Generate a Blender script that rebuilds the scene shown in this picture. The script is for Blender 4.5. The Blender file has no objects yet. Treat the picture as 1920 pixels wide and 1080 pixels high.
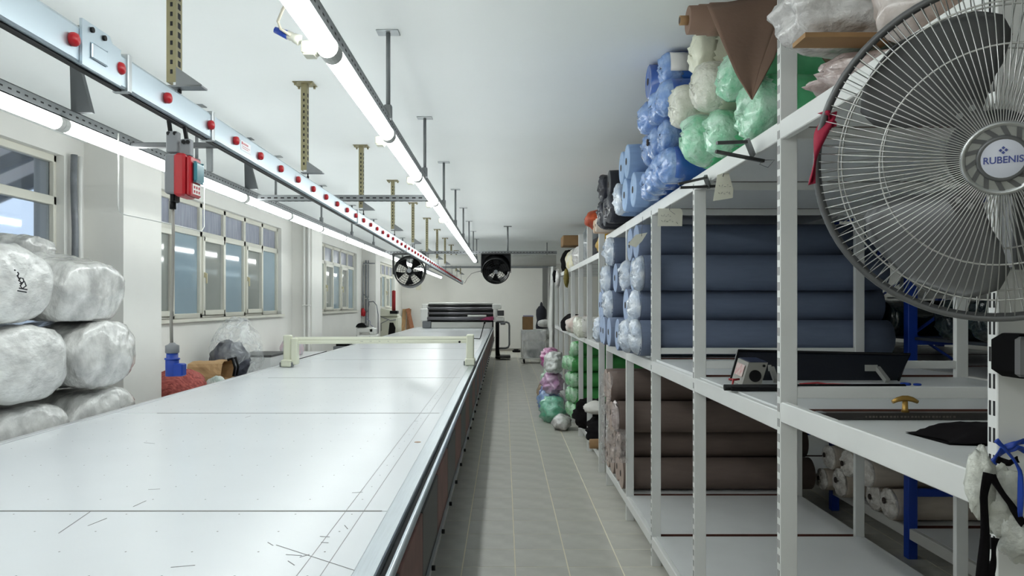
import bpy, math, random
from mathutils import Vector, Matrix, noise
# ---------------------------------------------------------------- camera, world, light level
scene = bpy.context.scene
COL = scene.collection
K, VX, VY, H = 1400.0, 945.0, 568.0, 1.65       # focal length in pixels, vanishing point, eye height
cam_data = bpy.data.cameras.new('camera')
cam = bpy.data.objects.new('camera', cam_data); COL.objects.link(cam)
cam.location = (0, 0, H); cam.rotation_euler = (math.pi/2, 0, 0)
cam_data.sensor_width = 36; cam_data.lens = K/1920*36
cam_data.shift_x = (960-VX)/1920; cam_data.shift_y = (VY-540)/1920
cam_data.clip_start = 0.05; cam_data.clip_end = 200
scene.camera = cam
world = bpy.data.worlds.new('world'); scene.world = world; world.use_nodes = True
world.node_tree.nodes['Background'].inputs[0].default_value = (0.75, 0.86, 1.0, 1)
world.node_tree.nodes['Background'].inputs[1].default_value = 1.3
vs = scene.view_settings
vs.view_transform = 'Standard'; vs.look = 'None'; vs.gamma = 1; vs.use_curve_mapping = False
vs.exposure = -0.05
TUBE_EMIT = 16.0
random.seed(7)
def P(x, y, Y): return Vector(((x-VX)*Y/K, Y, H-(y-VY)*Y/K))
# ---------------------------------------------------------------- materials
def lin(c): return tuple(((v/255)/12.92 if v/255 <= 0.04045 else ((v/255+0.055)/1.055)**2.4) for v in c)
MATS = {}
def mat(name, rgb, rough=0.5, metal=0.0, var=0.0, vscale=6.0, bump=0.0, bscale=30.0, coat=0.0, emit=None, rgb2=None, stretch=None, trans=0.0, spec=None, detail=4):
    if name in MATS: return MATS[name]
    m = bpy.data.materials.new(name); m.use_nodes = True; nt = m.node_tree
    b = nt.nodes['Principled BSDF']; c = lin(rgb)
    b.inputs['Base Color'].default_value = (*c, 1); b.inputs['Roughness'].default_value = rough
    b.inputs['Metallic'].default_value = metal
    if coat: b.inputs['Coat Weight'].default_value = coat; b.inputs['Coat Roughness'].default_value = 0.15
    if spec is not None: b.inputs['Specular IOR Level'].default_value = spec
    if trans: b.inputs['Transmission Weight'].default_value = trans
    if emit: b.inputs['Emission Color'].default_value = (*lin(rgb), 1); b.inputs['Emission Strength'].default_value = emit
    if var or bump or rgb2:
        tc = nt.nodes.new('ShaderNodeTexCoord'); src = tc.outputs['Object']
        if stretch:
            mp = nt.nodes.new('ShaderNodeMapping'); mp.inputs['Scale'].default_value = stretch
            nt.links.new(src, mp.inputs['Vector']); src = mp.outputs['Vector']
    if var or rgb2:
        n = nt.nodes.new('ShaderNodeTexNoise'); n.inputs['Scale'].default_value = vscale; n.inputs['Detail'].default_value = detail
        nt.links.new(src, n.inputs['Vector'])
        r = nt.nodes.new('ShaderNodeValToRGB'); nt.links.new(n.outputs['Fac'], r.inputs['Fac'])
        c2 = lin(rgb2) if rgb2 else tuple(max(0, v*(1-var)) for v in c)
        r.color_ramp.elements[0].position = 0.35; r.color_ramp.elements[1].position = 0.65
        r.color_ramp.elements[0].color = (*c2, 1); r.color_ramp.elements[1].color = (*(c if rgb2 else tuple(min(1, v*(1+var*0.5)) for v in c)), 1)
        nt.links.new(r.outputs['Color'], b.inputs['Base Color'])
    if bump:
        n2 = nt.nodes.new('ShaderNodeTexNoise'); n2.inputs['Scale'].default_value = bscale; n2.inputs['Detail'].default_value = 5
        nt.links.new(src, n2.inputs['Vector'])
        bp = nt.nodes.new('ShaderNodeBump'); bp.inputs['Strength'].default_value = bump; bp.inputs['Distance'].default_value = 0.02
        nt.links.new(n2.outputs['Fac'], bp.inputs['Height']); nt.links.new(bp.outputs['Normal'], b.inputs['Normal'])
    MATS[name] = m; return m
def film(name, rgb, cover=0.35, rough=0.12, bscale=18, streak=0.6):
    """thin crinkled plastic film: part clear, part milky sheen"""
    if name in MATS: return MATS[name]
    m = bpy.data.materials.new(name); m.use_nodes = True; nt = m.node_tree
    b = nt.nodes['Principled BSDF']; out = nt.nodes['Material Output']
    b.inputs['Base Color'].default_value = (*lin(rgb), 1); b.inputs['Roughness'].default_value = rough
    tc = nt.nodes.new('ShaderNodeTexCoord')
    n = nt.nodes.new('ShaderNodeTexNoise'); n.inputs['Scale'].default_value = bscale; n.inputs['Detail'].default_value = 6; n.inputs['Distortion'].default_value = 1.5
    nt.links.new(tc.outputs['Object'], n.inputs['Vector'])
    bp = nt.nodes.new('ShaderNodeBump'); bp.inputs['Strength'].default_value = 1.0; bp.inputs['Distance'].default_value = 0.03
    nt.links.new(n.outputs['Fac'], bp.inputs['Height']); nt.links.new(bp.outputs['Normal'], b.inputs['Normal'])
    r = nt.nodes.new('ShaderNodeMapRange'); r.inputs[1].default_value = 0.35; r.inputs[2].default_value = 0.7
    r.inputs[3].default_value = cover*(1-streak); r.inputs[4].default_value = min(1, cover*(1+streak))
    nt.links.new(n.outputs['Fac'], r.inputs[0])
    t = nt.nodes.new('ShaderNodeBsdfTransparent'); mx = nt.nodes.new('ShaderNodeMixShader')
    nt.links.new(r.outputs[0], mx.inputs[0]); nt.links.new(t.outputs[0], mx.inputs[1]); nt.links.new(b.outputs[0], mx.inputs[2])
    nt.links.new(mx.outputs[0], out.inputs['Surface'])
    MATS[name] = m; return m
# ---------------------------------------------------------------- mesh builder
class MB:
    def __init__(s): s.v = []; s.f = []; s.sm = []; s.mi = []
    def add(s, vs, fs, smooth=False, mi=0):
        o = len(s.v); s.v += [Vector(p) for p in vs]
        for f in fs: s.f.append([i+o for i in f]); s.sm.append(smooth); s.mi.append(mi)
        return s
    def box(s, a, b, mi=0, M=None):
        x0, y0, z0 = a; x1, y1, z1 = b
        if x0 > x1: x0, x1 = x1, x0
        if y0 > y1: y0, y1 = y1, y0
        if z0 > z1: z0, z1 = z1, z0
        vs = [(x0,y0,z0),(x1,y0,z0),(x1,y1,z0),(x0,y1,z0),(x0,y0,z1),(x1,y0,z1),(x1,y1,z1),(x0,y1,z1)]
        if M is not None: vs = [M @ Vector(p) for p in vs]
        return s.add(vs, [(0,3,2,1),(4,5,6,7),(0,1,5,4),(1,2,6,5),(2,3,7,6),(3,0,4,7)], False, mi)
    def bbox(s, a, b, c=0.004, mi=0, M=None):
        """box with chamfered vertical edges and top rim"""
        x0, y0, z0 = [min(p, q) for p, q in zip(a, b)]; x1, y1, z1 = [max(p, q) for p, q in zip(a, b)]
        def ring(i, z): return [(x0+i+c,y0+i,z),(x1-i-c,y0+i,z),(x1-i,y0+i+c,z),(x1-i,y1-i-c,z),(x1-i-c,y1-i,z),(x0+i+c,y1-i,z),(x0+i,y1-i-c,z),(x0+i,y0+i+c,z)]
        return s.loft([ring(c, z0), ring(0, z0+c), ring(0, z1-c), ring(c, z1)], cap=True, mi=mi, M=M)
    def bar(s, p, q, w, h, up=(0,0,1), mi=0):
        """rectangular bar from p to q, w wide sideways, h along up"""
        p = Vector(p); q = Vector(q); d = (q-p).normalized(); u = Vector(up)
        sd = d.cross(u)
        if sd.length < 1e-6: sd = d.cross(Vector((1,0,0)))
        sd.normalize(); u = sd.cross(d).normalized()
        a, b = sd*w/2, u*h/2
        vs = [p-a-b, p+a-b, p+a+b, p-a+b, q-a-b, q+a-b, q+a+b, q-a+b]
        return s.add(vs, [(0,1,2,3),(7,6,5,4),(0,4,5,1),(1,5,6,2),(2,6,7,3),(3,7,4,0)], False, mi)
    def loft(s, rings, cap=True, closed=True, smooth=False, mi=0, M=None, capsmooth=False):
        n = len(rings[0]); vs = [p for r in rings for p in r]
        if M is not None: vs = [M @ Vector(p) for p in vs]
        fs = []
        for i in range(len(rings)-1):
            for j in range(n if closed else n-1):
                k = (j+1) % n; fs.append((i*n+j, i*n+k, (i+1)*n+k, (i+1)*n+j))
        o = len(s.v); s.add(vs, fs, smooth, mi)
        if cap:
            s.f.append([o+i for i in reversed(range(n))]); s.sm.append(False); s.mi.append(mi)
            s.f.append([o+(len(rings)-1)*n+i for i in range(n)]); s.sm.append(False); s.mi.append(mi)
        return s
    def cyl(s, p, q, r, n=12, r2=None, cap=True, smooth=True, mi=0):
        p = Vector(p); q = Vector(q); d = (q-p).normalized()
        a = d.orthogonal().normalized(); b = d.cross(a)
        r2 = r if r2 is None else r2
        R = [[c+(a*math.cos(2*math.pi*i/n)+b*math.sin(2*math.pi*i/n))*rr for i in range(n)] for c, rr in ((p, r), (q, r2))]
        return s.loft(R, cap, True, smooth, mi)
    def tube(s, pts, r, n=6, cap=True, mi=0):
        pts = [Vector(p) for p in pts]; rings = []; a = None
        for i, p in enumerate(pts):
            d = (pts[min(i+1, len(pts)-1)]-pts[max(i-1, 0)]).normalized()
            a = d.orthogonal().normalized() if a is None else (a-d*a.dot(d)).normalized()
            b = d.cross(a)
            rr = r[i] if isinstance(r, (list, tuple)) else r
            rings.append([p+(a*math.cos(2*math.pi*k/n)+b*math.sin(2*math.pi*k/n))*rr for k in range(n)])
        return s.loft(rings, cap, True, True, mi)
    def lathe(s, prof, n=24, M=None, smooth=True, mi=0, cap=True):
        """profile of (radius, height) turned about local z"""
        R = [[(r*math.cos(2*math.pi*i/n), r*math.sin(2*math.pi*i/n), z) for i in range(n)] for r, z in prof]
        return s.loft(R, cap, True, smooth, mi, M)
    def ring(s, c, R, r, M=None, n=48, m=6, mi=0):
        """torus about local z"""
        vs = []; fs = []
        for i in range(n):
            a = 2*math.pi*i/n
            for j in range(m):
                t = 2*math.pi*j/m; rr = R+r*math.cos(t)
                vs.append(Vector((rr*math.cos(a), rr*math.sin(a), r*math.sin(t)))+Vector(c))
        if M is not None: vs = [M @ p for p in vs]
        for i in range(n):
            for j in range(m):
                fs.append((i*m+j, ((i+1)%n)*m+j, ((i+1)%n)*m+(j+1)%m, i*m+(j+1)%m))
        return s.add(vs, fs, True, mi)
    def prism(s, poly, vec, mi=0, smooth=False):
        """planar polygon pushed along vec"""
        vec = Vector(vec); a = [Vector(p) for p in poly]; b = [p+vec for p in a]
        return s.loft([a, b], True, True, smooth, mi)
    def grid(s, fn, nu, nv, smooth=True, mi=0, wrap=False):
        vs = [fn(i/(nu-1 if not wrap else nu), j/(nv-1)) for i in range(nu) for j in range(nv)]
        fs = []
        for i in range(nu if wrap else nu-1):
            for j in range(nv-1):
                k = (i+1) % nu; fs.append((i*nv+j, k*nv+j, k*nv+j+1, i*nv+j+1))
        return s.add(vs, fs, smooth, mi)
    def mesh(s, name, mats, off=(0,0,0)):
        me = bpy.data.meshes.new(name); off = Vector(off)
        me.from_pydata([p-off for p in s.v], [], s.f)
        me.polygons.foreach_set('use_smooth', s.sm); me.polygons.foreach_set('material_index', s.mi)
        for m in (mats if isinstance(mats, (list, tuple)) else [mats]): me.materials.append(m)
        me.validate(); me.update(); return me
    def obj(s, name, mats, parent=None, off=None, label=None, stuff=False):
        """link as one object; vertices are in world space, 'off' (or the thing's base) becomes local zero"""
        if off is None: off = parent.get('_o', (0,0,0)) if parent else (0,0,0)
        o = bpy.data.objects.new(name, s.mesh(name, mats, off)); COL.objects.link(o)
        if parent: o.parent = parent; o['_o'] = list(off)
        else: o.location = off
        if label: o['label'] = label
        if stuff: o['kind'] = 'stuff'
        return o
def tag(o, label, cat, group=None):
    o['label'] = label; o['category'] = cat
    if group: o['group'] = group
    return o
def thing(name, label, cat, loc=(0,0,0), group=None):
    o = bpy.data.objects.new(name, None); COL.objects.link(o); o.location = loc; o.empty_display_size = 0.1
    o['_o'] = list(loc); return tag(o, label, cat, group)
def single(name, mb, mats, label, cat, off=(0,0,0), group=None):
    return tag(mb.obj(name, mats, None, off), label, cat, group)
def struct(name, mb, mats, off=(0,0,0)):
    o = mb.obj(name, mats, None, off); o['kind'] = 'structure'; return o
def copy_tree(o, parent=None):
    c = o.copy(); COL.objects.link(c)
    if parent: c.parent = parent
    for ch in list(o.children): copy_tree(ch, c)
    return c
def share(proto_mesh, name, parent, loc, rot=None, stuff=False):
    """another child with shared mesh data at a local place"""
    o = bpy.data.objects.new(name, proto_mesh); COL.objects.link(o); o.parent = parent; o.location = loc
    if rot: o.rotation_euler = rot
    return o
def fbm(p, s, o=3, seed=0.0):
    q = Vector(p)*s+Vector((seed*3.1, seed*1.7, -seed*2.3)); a = 1.0; t = 0
    for _ in range(o): t += a*noise.noise(q); q = q*2.03; a *= 0.5
    return t
def ordinal(i): return ['first','second','third','fourth','fifth','sixth','seventh','eighth','ninth','tenth','eleventh','twelfth','thirteenth','fourteenth','fifteenth','sixteenth','seventeenth','eighteenth','nineteenth','twentieth'][i]
# ---------------------------------------------------------------- shared materials
WALL = mat('wall_paint', (232,231,226), 0.75, var=0.03, vscale=1.5)
CEIL = mat('ceiling_paint', (240,243,242), 0.85, var=0.02, vscale=0.8)
TILE = mat('floor_tile', (204,202,193), 0.42, var=0.10, vscale=5, bump=0.05, bscale=60)
GROUT = mat('floor_grout', (246,238,216), 0.85)
PVC = mat('window_frame_pvc', (222,220,208), 0.4)
RACKW = mat('rack_white_enamel', (228,229,227), 0.38, var=0.03, vscale=4)
BOARD = mat('shelf_melamine', (226,228,228), 0.35, var=0.04, vscale=3)
BOARDEDGE = mat('board_edge_brown', (86,46,34), 0.7)
BLACK = mat('black_plastic', (16,16,18), 0.5, spec=0.2)
DARKHOLE = mat('slot_dark', (28,28,30), 0.8)
STEEL = mat('galvanised_steel', (170,174,176), 0.38, 0.85, var=0.12, vscale=14)
STEELG = mat('grey_painted_steel', (132,135,137), 0.5, 0.35, var=0.08, vscale=10)
OLIVE = mat('zinc_passivated_steel', (150,143,112), 0.45, 0.5, var=0.12, vscale=12)
ALU = mat('brushed_aluminium', (196,204,210), 0.30, 0.9, var=0.06, vscale=5, stretch=(30,1,30))
RED = mat('red_plastic', (176,18,32), 0.35)
WHITEP = mat('white_plastic', (232,232,228), 0.4)
CREAM = mat('cream_enamel', (224,224,206), 0.4)
TABLEW = mat('table_laminate', (232,236,240), 0.24, var=0.015, vscale=2)
BLUE = mat('blue_enamel', (22,62,160), 0.45)
CARD = mat('cardboard', (158,124,86), 0.8, var=0.1, vscale=8)
PAPER = mat('paper_tag', (226,224,208), 0.7, var=0.04, vscale=10)
PENCIL = mat('pencil_marks', (112,112,112), 0.8)
# ================================================================ SETTING
CEILZ = 2.985; WX = -3.5; CX = -3.17; YB = 25.6; YF = -3.6; RX = 5.4
# floor: concrete slab, separate tiles where they can be told apart, a joined field beyond
floor = struct('floor', MB().box((WX-0.3, YF, -0.12), (RX, YB+0.2, -0.0015)), GROUT)
T = 0.33; TX0 = 0.07
tm = MB().bbox((0.0035, 0.0035, -0.012), (T-0.0035, T-0.0035, 0), 0.001).mesh('tile', TILE)
ci = range(-4, 4); ri = range(8, 31)
for i in ci:
    for j in ri:
        share(tm, 'tile', floor, (TX0+i*T, 0.05+j*T, 0))
far = MB()
for i in range(-11, 17):
    for j in range(-11, 78):
        if i in ci and j in ri: continue
        x, y = TX0+i*T, 0.05+j*T
        if x+T > RX or y+T > YB or x < WX: continue
        far.box((x+0.0035, y+0.0035, -0.012), (x+T-0.0035, y+T-0.0035, 0))
far.obj('tile_field', TILE, floor, stuff=True)
struct('ceiling', MB().box((WX-0.3, YF, CEILZ), (RX, YB+0.2, CEILZ+0.15)), CEIL)
struct('wall_back', MB().box((WX-0.3, YB, 0), (RX, YB+0.2, CEILZ)), WALL)
struct('wall_front', MB().box((WX-0.3, YF-0.2, 0), (RX, YF, CEILZ)), WALL)
struct('wall_right', MB().box((RX-0.001, YF, 0), (RX+0.2, YB, CEILZ)), WALL)
# left wall with window openings
WINS = [(1.5, 5.94), (7.3, 11.74), (13.35, 17.75), (19.45, 23.9)]
WZ0, WZ1 = 1.475, 2.82
lw = MB()
ys = [YF] + [v for w in WINS for v in w] + [YB]
for k in range(0, len(ys), 2): lw.box((WX-0.25, ys[k], 0), (WX, ys[k+1], CEILZ))
for a, b in WINS:
    lw.box((WX-0.25, a, 0), (WX, b, WZ0)); lw.box((WX-0.25, a, WZ1), (WX, b, CEILZ))
struct('wall_left', lw, WALL)
for n, y0 in enumerate((6.22, 12.33, 18.45)):
    struct('trim_%d' % (n+1), MB().box((WX, y0, 0), (CX, y0+0.69, CEILZ)), WALL)
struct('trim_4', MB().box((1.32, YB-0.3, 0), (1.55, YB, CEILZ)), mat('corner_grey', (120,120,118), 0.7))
# baseboard strip on the back wall
struct('baseboard_back', MB().box((WX, YB-0.02, 0), (1.3, YB, 0.09)), mat('baseboard_grey', (150,148,142), 0.6))
# windows: frame, transom, casement sashes with panes and handles
GLASS = mat('frosted_glass', (150,170,182), 0.06, var=0.05, vscale=1.2, spec=0.6)
GLASSW = mat('frosted_glass_grey', (152,156,152), 0.07, var=0.05, vscale=1.2, spec=0.6)
GLASSU = mat('upper_glass', (168,172,188), 0.22, rgb2=(140,144,162), vscale=9, stretch=(1,6,0.4), spec=0.5)
CLEARG = mat('clear_glass', (214,226,238), 0.045, trans=1.0)
HANDLE = mat('handle_beige', (206,196,160), 0.4)
def window(n, y0, y1, npan, clear=False):
    x0, x1 = WX-0.13, WX-0.06
    fr = 0.055; tz = 2.46
    f = MB()
    f.bbox((x0, y0, WZ0), (x1, y1, WZ0+fr)); f.bbox((x0, y0, WZ1-fr), (x1, y1, WZ1)); f.bbox((x0, y0, tz-0.035), (x1, y1, tz+0.035))
    pw = (y1-y0)/npan
    for k in range(npan+1):
        a = y0+k*pw; f.bbox((x0, a-0.035 if k else a, WZ0), (x1, a+0.035 if k < npan else a, WZ1))
    w = struct('window_%d' % n, f, PVC)
    MB().box((WX-0.06, y0-0.02, WZ0-0.035), (WX+0.05, y1+0.02, WZ0)).obj('window_sill', PVC, w)
    MB().box((WX-0.25, y0, WZ0), (x0, y0+0.01, WZ1)).obj('reveal', WALL, w)
    for k in range(npan):
        a, b = y0+k*pw+0.035, y0+(k+1)*pw-0.035
        MB().box((x0+0.02, a, tz+0.03), (x0+0.035, b, WZ1-fr+0.005)).obj('upper_pane', CLEARG if clear else GLASSU, w)
        if (npan-k) % 2 == 0 and not clear:
            s = MB(); z0, z1 = WZ0+0.03, tz-0.02; t = 0.06; X0, X1 = x1-0.01, x1+0.02
            s.bbox((X0, a-0.02, z0), (X1, a+t-0.02, z1)); s.bbox((X0, b-t+0.02, z0), (X1, b+0.02, z1))
            s.bbox((X0, a, z0), (X1, b, z0+t)); s.bbox((X0, a, z1-t), (X1, b, z1))
            so = s.obj('sash', PVC, w)
            MB().box((x0+0.03, a+t-0.025, z0+t-0.005), (x0+0.045, b-t+0.025, z1-t+0.005)).obj('pane', GLASSW, so)
            MB().bbox((X1, a-0.005, 1.95), (X1+0.02, a+0.02, 2.01)).bbox((X1+0.02, a-0.002, 1.88), (X1+0.035, a+0.017, 2.0), 0.003).obj('sash_handle', HANDLE, so)
        else:
            MB().box((x0+0.02, a-0.005, WZ0+fr-0.005), (x0+0.035, b+0.005, tz-0.03)).obj('pane', CLEARG if clear else GLASS, w)
    return w
window(1, 1.5, 5.94, 4, clear=True)
window(2, 7.3, 11.74, 6); window(3, 13.35, 17.75, 6); window(4, 19.45, 23.9, 6)
# what stands outside the clear window: a lean-to with blue rafters, pale roof sheets, lit yellow wall panels
lt = thing('lean_to_canopy', 'blue steel lean-to with slanting rafters seen outside the nearest left window', 'canopy', (-5.2, 5.0, 0))
OUTB = mat('canopy_blue_steel', (70,88,112), 0.5); OUTR = mat('canopy_sheet', (226,220,216), 0.9, trans=0.7); OUTY = mat('canopy_wall_panel', (236,206,150), 0.7, rgb2=(214,190,150), vscale=2, emit=0.32)
for k in range(9):
    y = 2.4+k*0.62
    MB().bar((-3.95, y, 3.15), (-6.4, y, 2.1), 0.07, 0.12).obj('rafter', OUTB, lt)
MB().bar((-3.95, 4.9, 3.24), (-6.4, 4.9, 2.19), 5.6, 0.02).obj('roof_sheet', OUTR, lt)
for k in range(5): MB().bbox((-6.45, 2.2+1.2*k, 0), (-6.33, 2.32+1.2*k, 2.1)).obj('post', OUTB, lt)
MB().bbox((-6.44, 2.2, 1.75), (-6.34, 7.3, 1.85)).obj('beam', OUTB, lt)
for k in range(4): MB().box((-6.42, 2.34+1.2*k, 0.0), (-6.38, 3.38+1.2*k, 1.74)).obj('lit_window_panel', OUTY, lt)
struct('exterior_ground', MB().box((-12, -4, -0.15), (WX-0.3, 30, -0.05)), mat('exterior_concrete', (150,150,148), 0.9, var=0.1))
# ================================================================ CUTTING TABLE
TZ = 0.90; TXL, TXR = -2.66, -0.42
tb = thing('cutting_table', 'long white cutting table with steel edge rail running down the room', 'cutting table', (-1.5, 10, 0))
pi = 0
Y0 = 0.30; seams = [Y0+2.39*k for k in range(9)] + [23.2]
for a, b in zip(seams, seams[1:]):
    MB().bbox((TXL, a+0.004, TZ-0.03), (TXR, b-0.004, TZ), 0.0015).obj('table_panel', TABLEW, tb)
for b in seams[1:-1]: MB().box((TXL+0.3, b-0.007, TZ), (TXR-0.02, b+0.007, TZ+0.0008)).obj('seam_strip', mat('seam_tape', (132,132,132), 0.6), tb)
MB().box((TXL, Y0, TZ-0.06), (TXR, 23.2, TZ-0.032)).obj('substrate_board', mat('seam_dark_board', (70,68,66), 0.8), tb)  # dark board showing through the gaps between panels
MB().bbox((TXL-0.05, Y0, TZ-0.05), (TXL-0.001, 23.2, TZ+0.006)).obj('edge_strip', mat('edge_strip_grey', (200,202,204), 0.35), tb, label='pale grey edge strip on the wall side')
MB().bbox((TXR+0.001, Y0, TZ-0.05), (TXR+0.068, 23.2, TZ+0.006)).obj('edge_rail', ALU, tb, label='brushed steel edge rail on the aisle side')
MB().box((TXR+0.068, Y0, TZ-0.06), (TXR+0.088, 23.2, TZ-0.02)).obj('rail_groove', DARKHOLE, tb)
MB().cyl((TXR+0.102, Y0, TZ-0.012), (TXR+0.102, 23.2, TZ-0.012), 0.013, 10).obj('guide_rail', ALU, tb, label='round bright guide rail')
SK1 = mat('skirt_black', (42,42,44), 0.5, var=0.15); SK2 = mat('skirt_rust', (118,78,72), 0.6, var=0.25, vscale=7)
y = Y0; k = 0
while y < 21.8:
    y2 = min(y+0.62, 21.9)
    (MB().bbox((TXR+0.09, y+0.004, 0.57), (TXR+0.118, y2-0.004, TZ-0.03), 0.003)).obj('skirt_panel', SK2 if k % 2 else SK1, tb); y = y2; k += 1
MB().bbox((TXR+0.118, Y0, 0.57), (TXR+0.13, 23.2, 0.60), 0.002).obj('skirt_edge', STEELG, tb)
bm = MB().cyl((0,0,0), (0.014,0,0), 0.011, 8).mesh('bolt', BLACK)
for k in range(44): share(bm, 'bolt', tb, (TXR+0.13-tb.location.x, Y0+0.3+0.48*k-tb.location.y, 0.585))
for k in range(10):
    for x in (TXL+0.2, TXR-0.15):
        MB().bbox((x-0.04, 0.55+2.35*k, 0), (x+0.04, 0.63+2.35*k, TZ-0.06)).obj('leg', STEELG, tb)
    MB().bbox((TXL+0.24, 0.57+2.35*k, 0.18), (TXR-0.19, 0.61+2.35*k, 0.24)).obj('stretcher', STEELG, tb)
holes = MB(); random.seed(3)
for i in range(11):
    for j in range(40):
        x = TXL+0.12+0.2*i; yy = Y0+0.15+0.2*j; r = 0.0032
        holes.loft([[(x+r*math.cos(a*1.047), yy+r*math.sin(a*1.047), TZ+h) for a in range(6)] for h in (0.0001, 0.0004)])
holes.obj('air_holes', mat('air_hole', (120,118,116), 0.8), tb, stuff=True)
sc = MB()
def scratch(x0, y0, x1, y1, w=0.0028):
    def tp(x, y): Y = K*(H-TZ)/(y-VY); return Vector(((x-VX)*Y/K, Y, TZ+0.0006))
    sc.bar(tp(x0, y0), tp(x1, y1), w, 0.0006)
for a in ((110,1000,170,959),(165,986,200,972),(250,950,274,939),(278,918,300,917),(270,830,290,832),(460,783,470,780),(518,1022,690,1078),(502,1017,512,1023),(320,1064,366,1060),(600,1006,618,1007),(602,1017,616,1018),(660,924,680,923),(300,808,304,806),(562,1045,580,1040),(536,1040,566,1042),(540,1052,552,1060),(646,985,652,992),(776,790,784,790)): scratch(*a)
sc.obj('scratch_marks', mat('scuff_grey', (128,127,130), 0.7), tb, stuff=True)
for xx in (TXR-0.15, TXR-0.085): MB().box((xx-0.0012, Y0, TZ), (xx+0.0012, 15, TZ+0.0006)).obj('guide_line', mat('ruled_line', (160,160,162), 0.7), tb)
st = P(783, 829, K*(H-TZ)/(829-VY))
MB().cyl((st.x, st.y, TZ), (st.x, st.y, TZ+0.001), 0.018, 16).obj('brown_stain', mat('stain_brown', (170,140,118), 0.7), tb, label='round brown stain near the rail')
# ================================================================ LIGHT LINES
DIFF = mat('tube_diffuser', (250,255,253), 0.4, emit=TUBE_EMIT)
LZ = 2.484
d = MB()
prof = [(0.034*math.cos(a), 0.034*math.sin(a)) for a in [math.pi-0.75+(math.pi+1.5)*i/14 for i in range(15)]]
d.loft([[(x, yy, z) for x, z in prof] for yy in (0.02, 1.2)], True, True, True)
dm = d.mesh('diffuser', DIFF)
hm = MB().bbox((-0.022, 0.01, 0.018), (0.022, 1.21, 0.027), 0.003).mesh('batten_body', WHITEP)
cp = [(x*1.06, z*1.06) for x, z in prof]
ems = [MB().loft([[(x, yy, z) for x, z in cp] for yy in (ya, yb)]).mesh('end_cap', mat('end_cap_grey', (196,197,194), 0.5)) for ya, yb in ((-0.018, 0.021), (1.199, 1.230))]
def tube_light(x, y, label, group):
    t = thing('tube_light', label, 'tube light', (x, y, LZ+0.01), group)
    share(dm, 'diffuser', t, (0,0,0)); share(hm, 'batten_body', t, (0,0,0)); [share(e_, 'end_cap', t, (0,0,0)) for e_ in ems]
    return t
RXL, LXL = -0.583, -2.09
for k in range(-3, 11):
    n = k+3
    if k >= 1: tube_light(RXL, 2.5+1.25*(k-1)+0.015, 'lit white tube light of the middle line, %s from the front' % ordinal(k), 'tube lights of the middle line')
    else: tube_light(RXL, 2.5+1.25*(k-1)+0.015, 'lit white tube light of the middle line, ' + ('crossing the top edge of the photo' if k == 0 else '%s added behind the viewpoint' % ordinal(-k)), 'tube lights of the middle line')  # tubes behind the viewpoint are unseen, added to light the front
for k in range(-4, 18):
    tube_light(LXL, 3.51+1.25*(k-1)+0.015, ('lit white tube light of the left window-side line, %s from the front' % ordinal(k)) if k >= 1 else ('lit white tube light of the left line, cut by the left photo edge' if k == 0 else 'lit white tube light of the left line, %s added behind the viewpoint' % ordinal(-k-1)), 'tube lights of the left line')  # left line runs on unseen behind the viewpoint, added for front light
for k, x in enumerate((-2.2, -0.8, 0.6)):  # added tubes, unseen behind the duct, to brighten the far wall
    for q in range(2):
        t = tube_light(x, 21.9+1.3*q, 'added ceiling tube light by back wall, %s row from the left, %s of its pair' % (ordinal(k), ('nearer','farther')[q]), 'added tube lights by the back wall'); t.location.z = CEILZ-0.027
# strut channels carrying them: slotted steel, seen from below and from the side
def strut(name, label, x, y0, y1, z, w=0.041, h=0.05, axis='y'):
    t = thing(name, label, 'strut channel', (x, y0, z))
    m = MB(); 
    if axis == 'y':
        m.box((x-w/2, y0, z), (x+w/2, y1, z+0.003)).box((x-w/2, y0, z), (x-w/2+0.003, y1, z+h)).box((x+w/2-0.003, y0, z), (x+w/2, y1, z+h))
        m.box((x-w/2, y0, z+h-0.003), (x-w/2+0.012, y1, z+h)).box((x+w/2-0.012, y0, z+h-0.003), (x+w/2, y1, z+h))
    else:
        m.box((x, y0-w/2, z), (y1, y0+w/2, z+0.003)).box((x, y0-w/2, z), (y1, y0-w/2+0.003, z+h)).box((x, y0+w/2-0.003, z), (y1, y0+w/2, z+h))
    m.obj('channel', STEELG, t)
    s = MB(); q = (y0 if axis == 'y' else x)+0.03; e = (y1 if axis == 'y' else y1)
    while q < e-0.05:
        if axis == 'y':
            s.box((x+w/2-0.001, q, z+0.022), (x+w/2+0.0006, q+0.022, z+0.029)); s.box((x-0.004, q, z-0.0006), (x+0.004, q+0.022, z+0.002))
        else:
            s.box((q, y0-w/2-0.0006, z+0.020), (q+0.03, y0-w/2+0.001, z+0.031)); s.box((q, y0-0.006, z-0.0006), (q+0.03, y0+0.006, z+0.002))
        q += 0.055
    s.obj('slots', DARKHOLE, t, stuff=True)
    return t
strut('strut_channel', 'slotted grey steel channel above the middle tube line', RXL, -1.4, 16.3, LZ+0.039)
strut('strut_channel', 'slotted grey steel channel above the left tube line', LXL, -2.8, 25.0, LZ+0.039)
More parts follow.
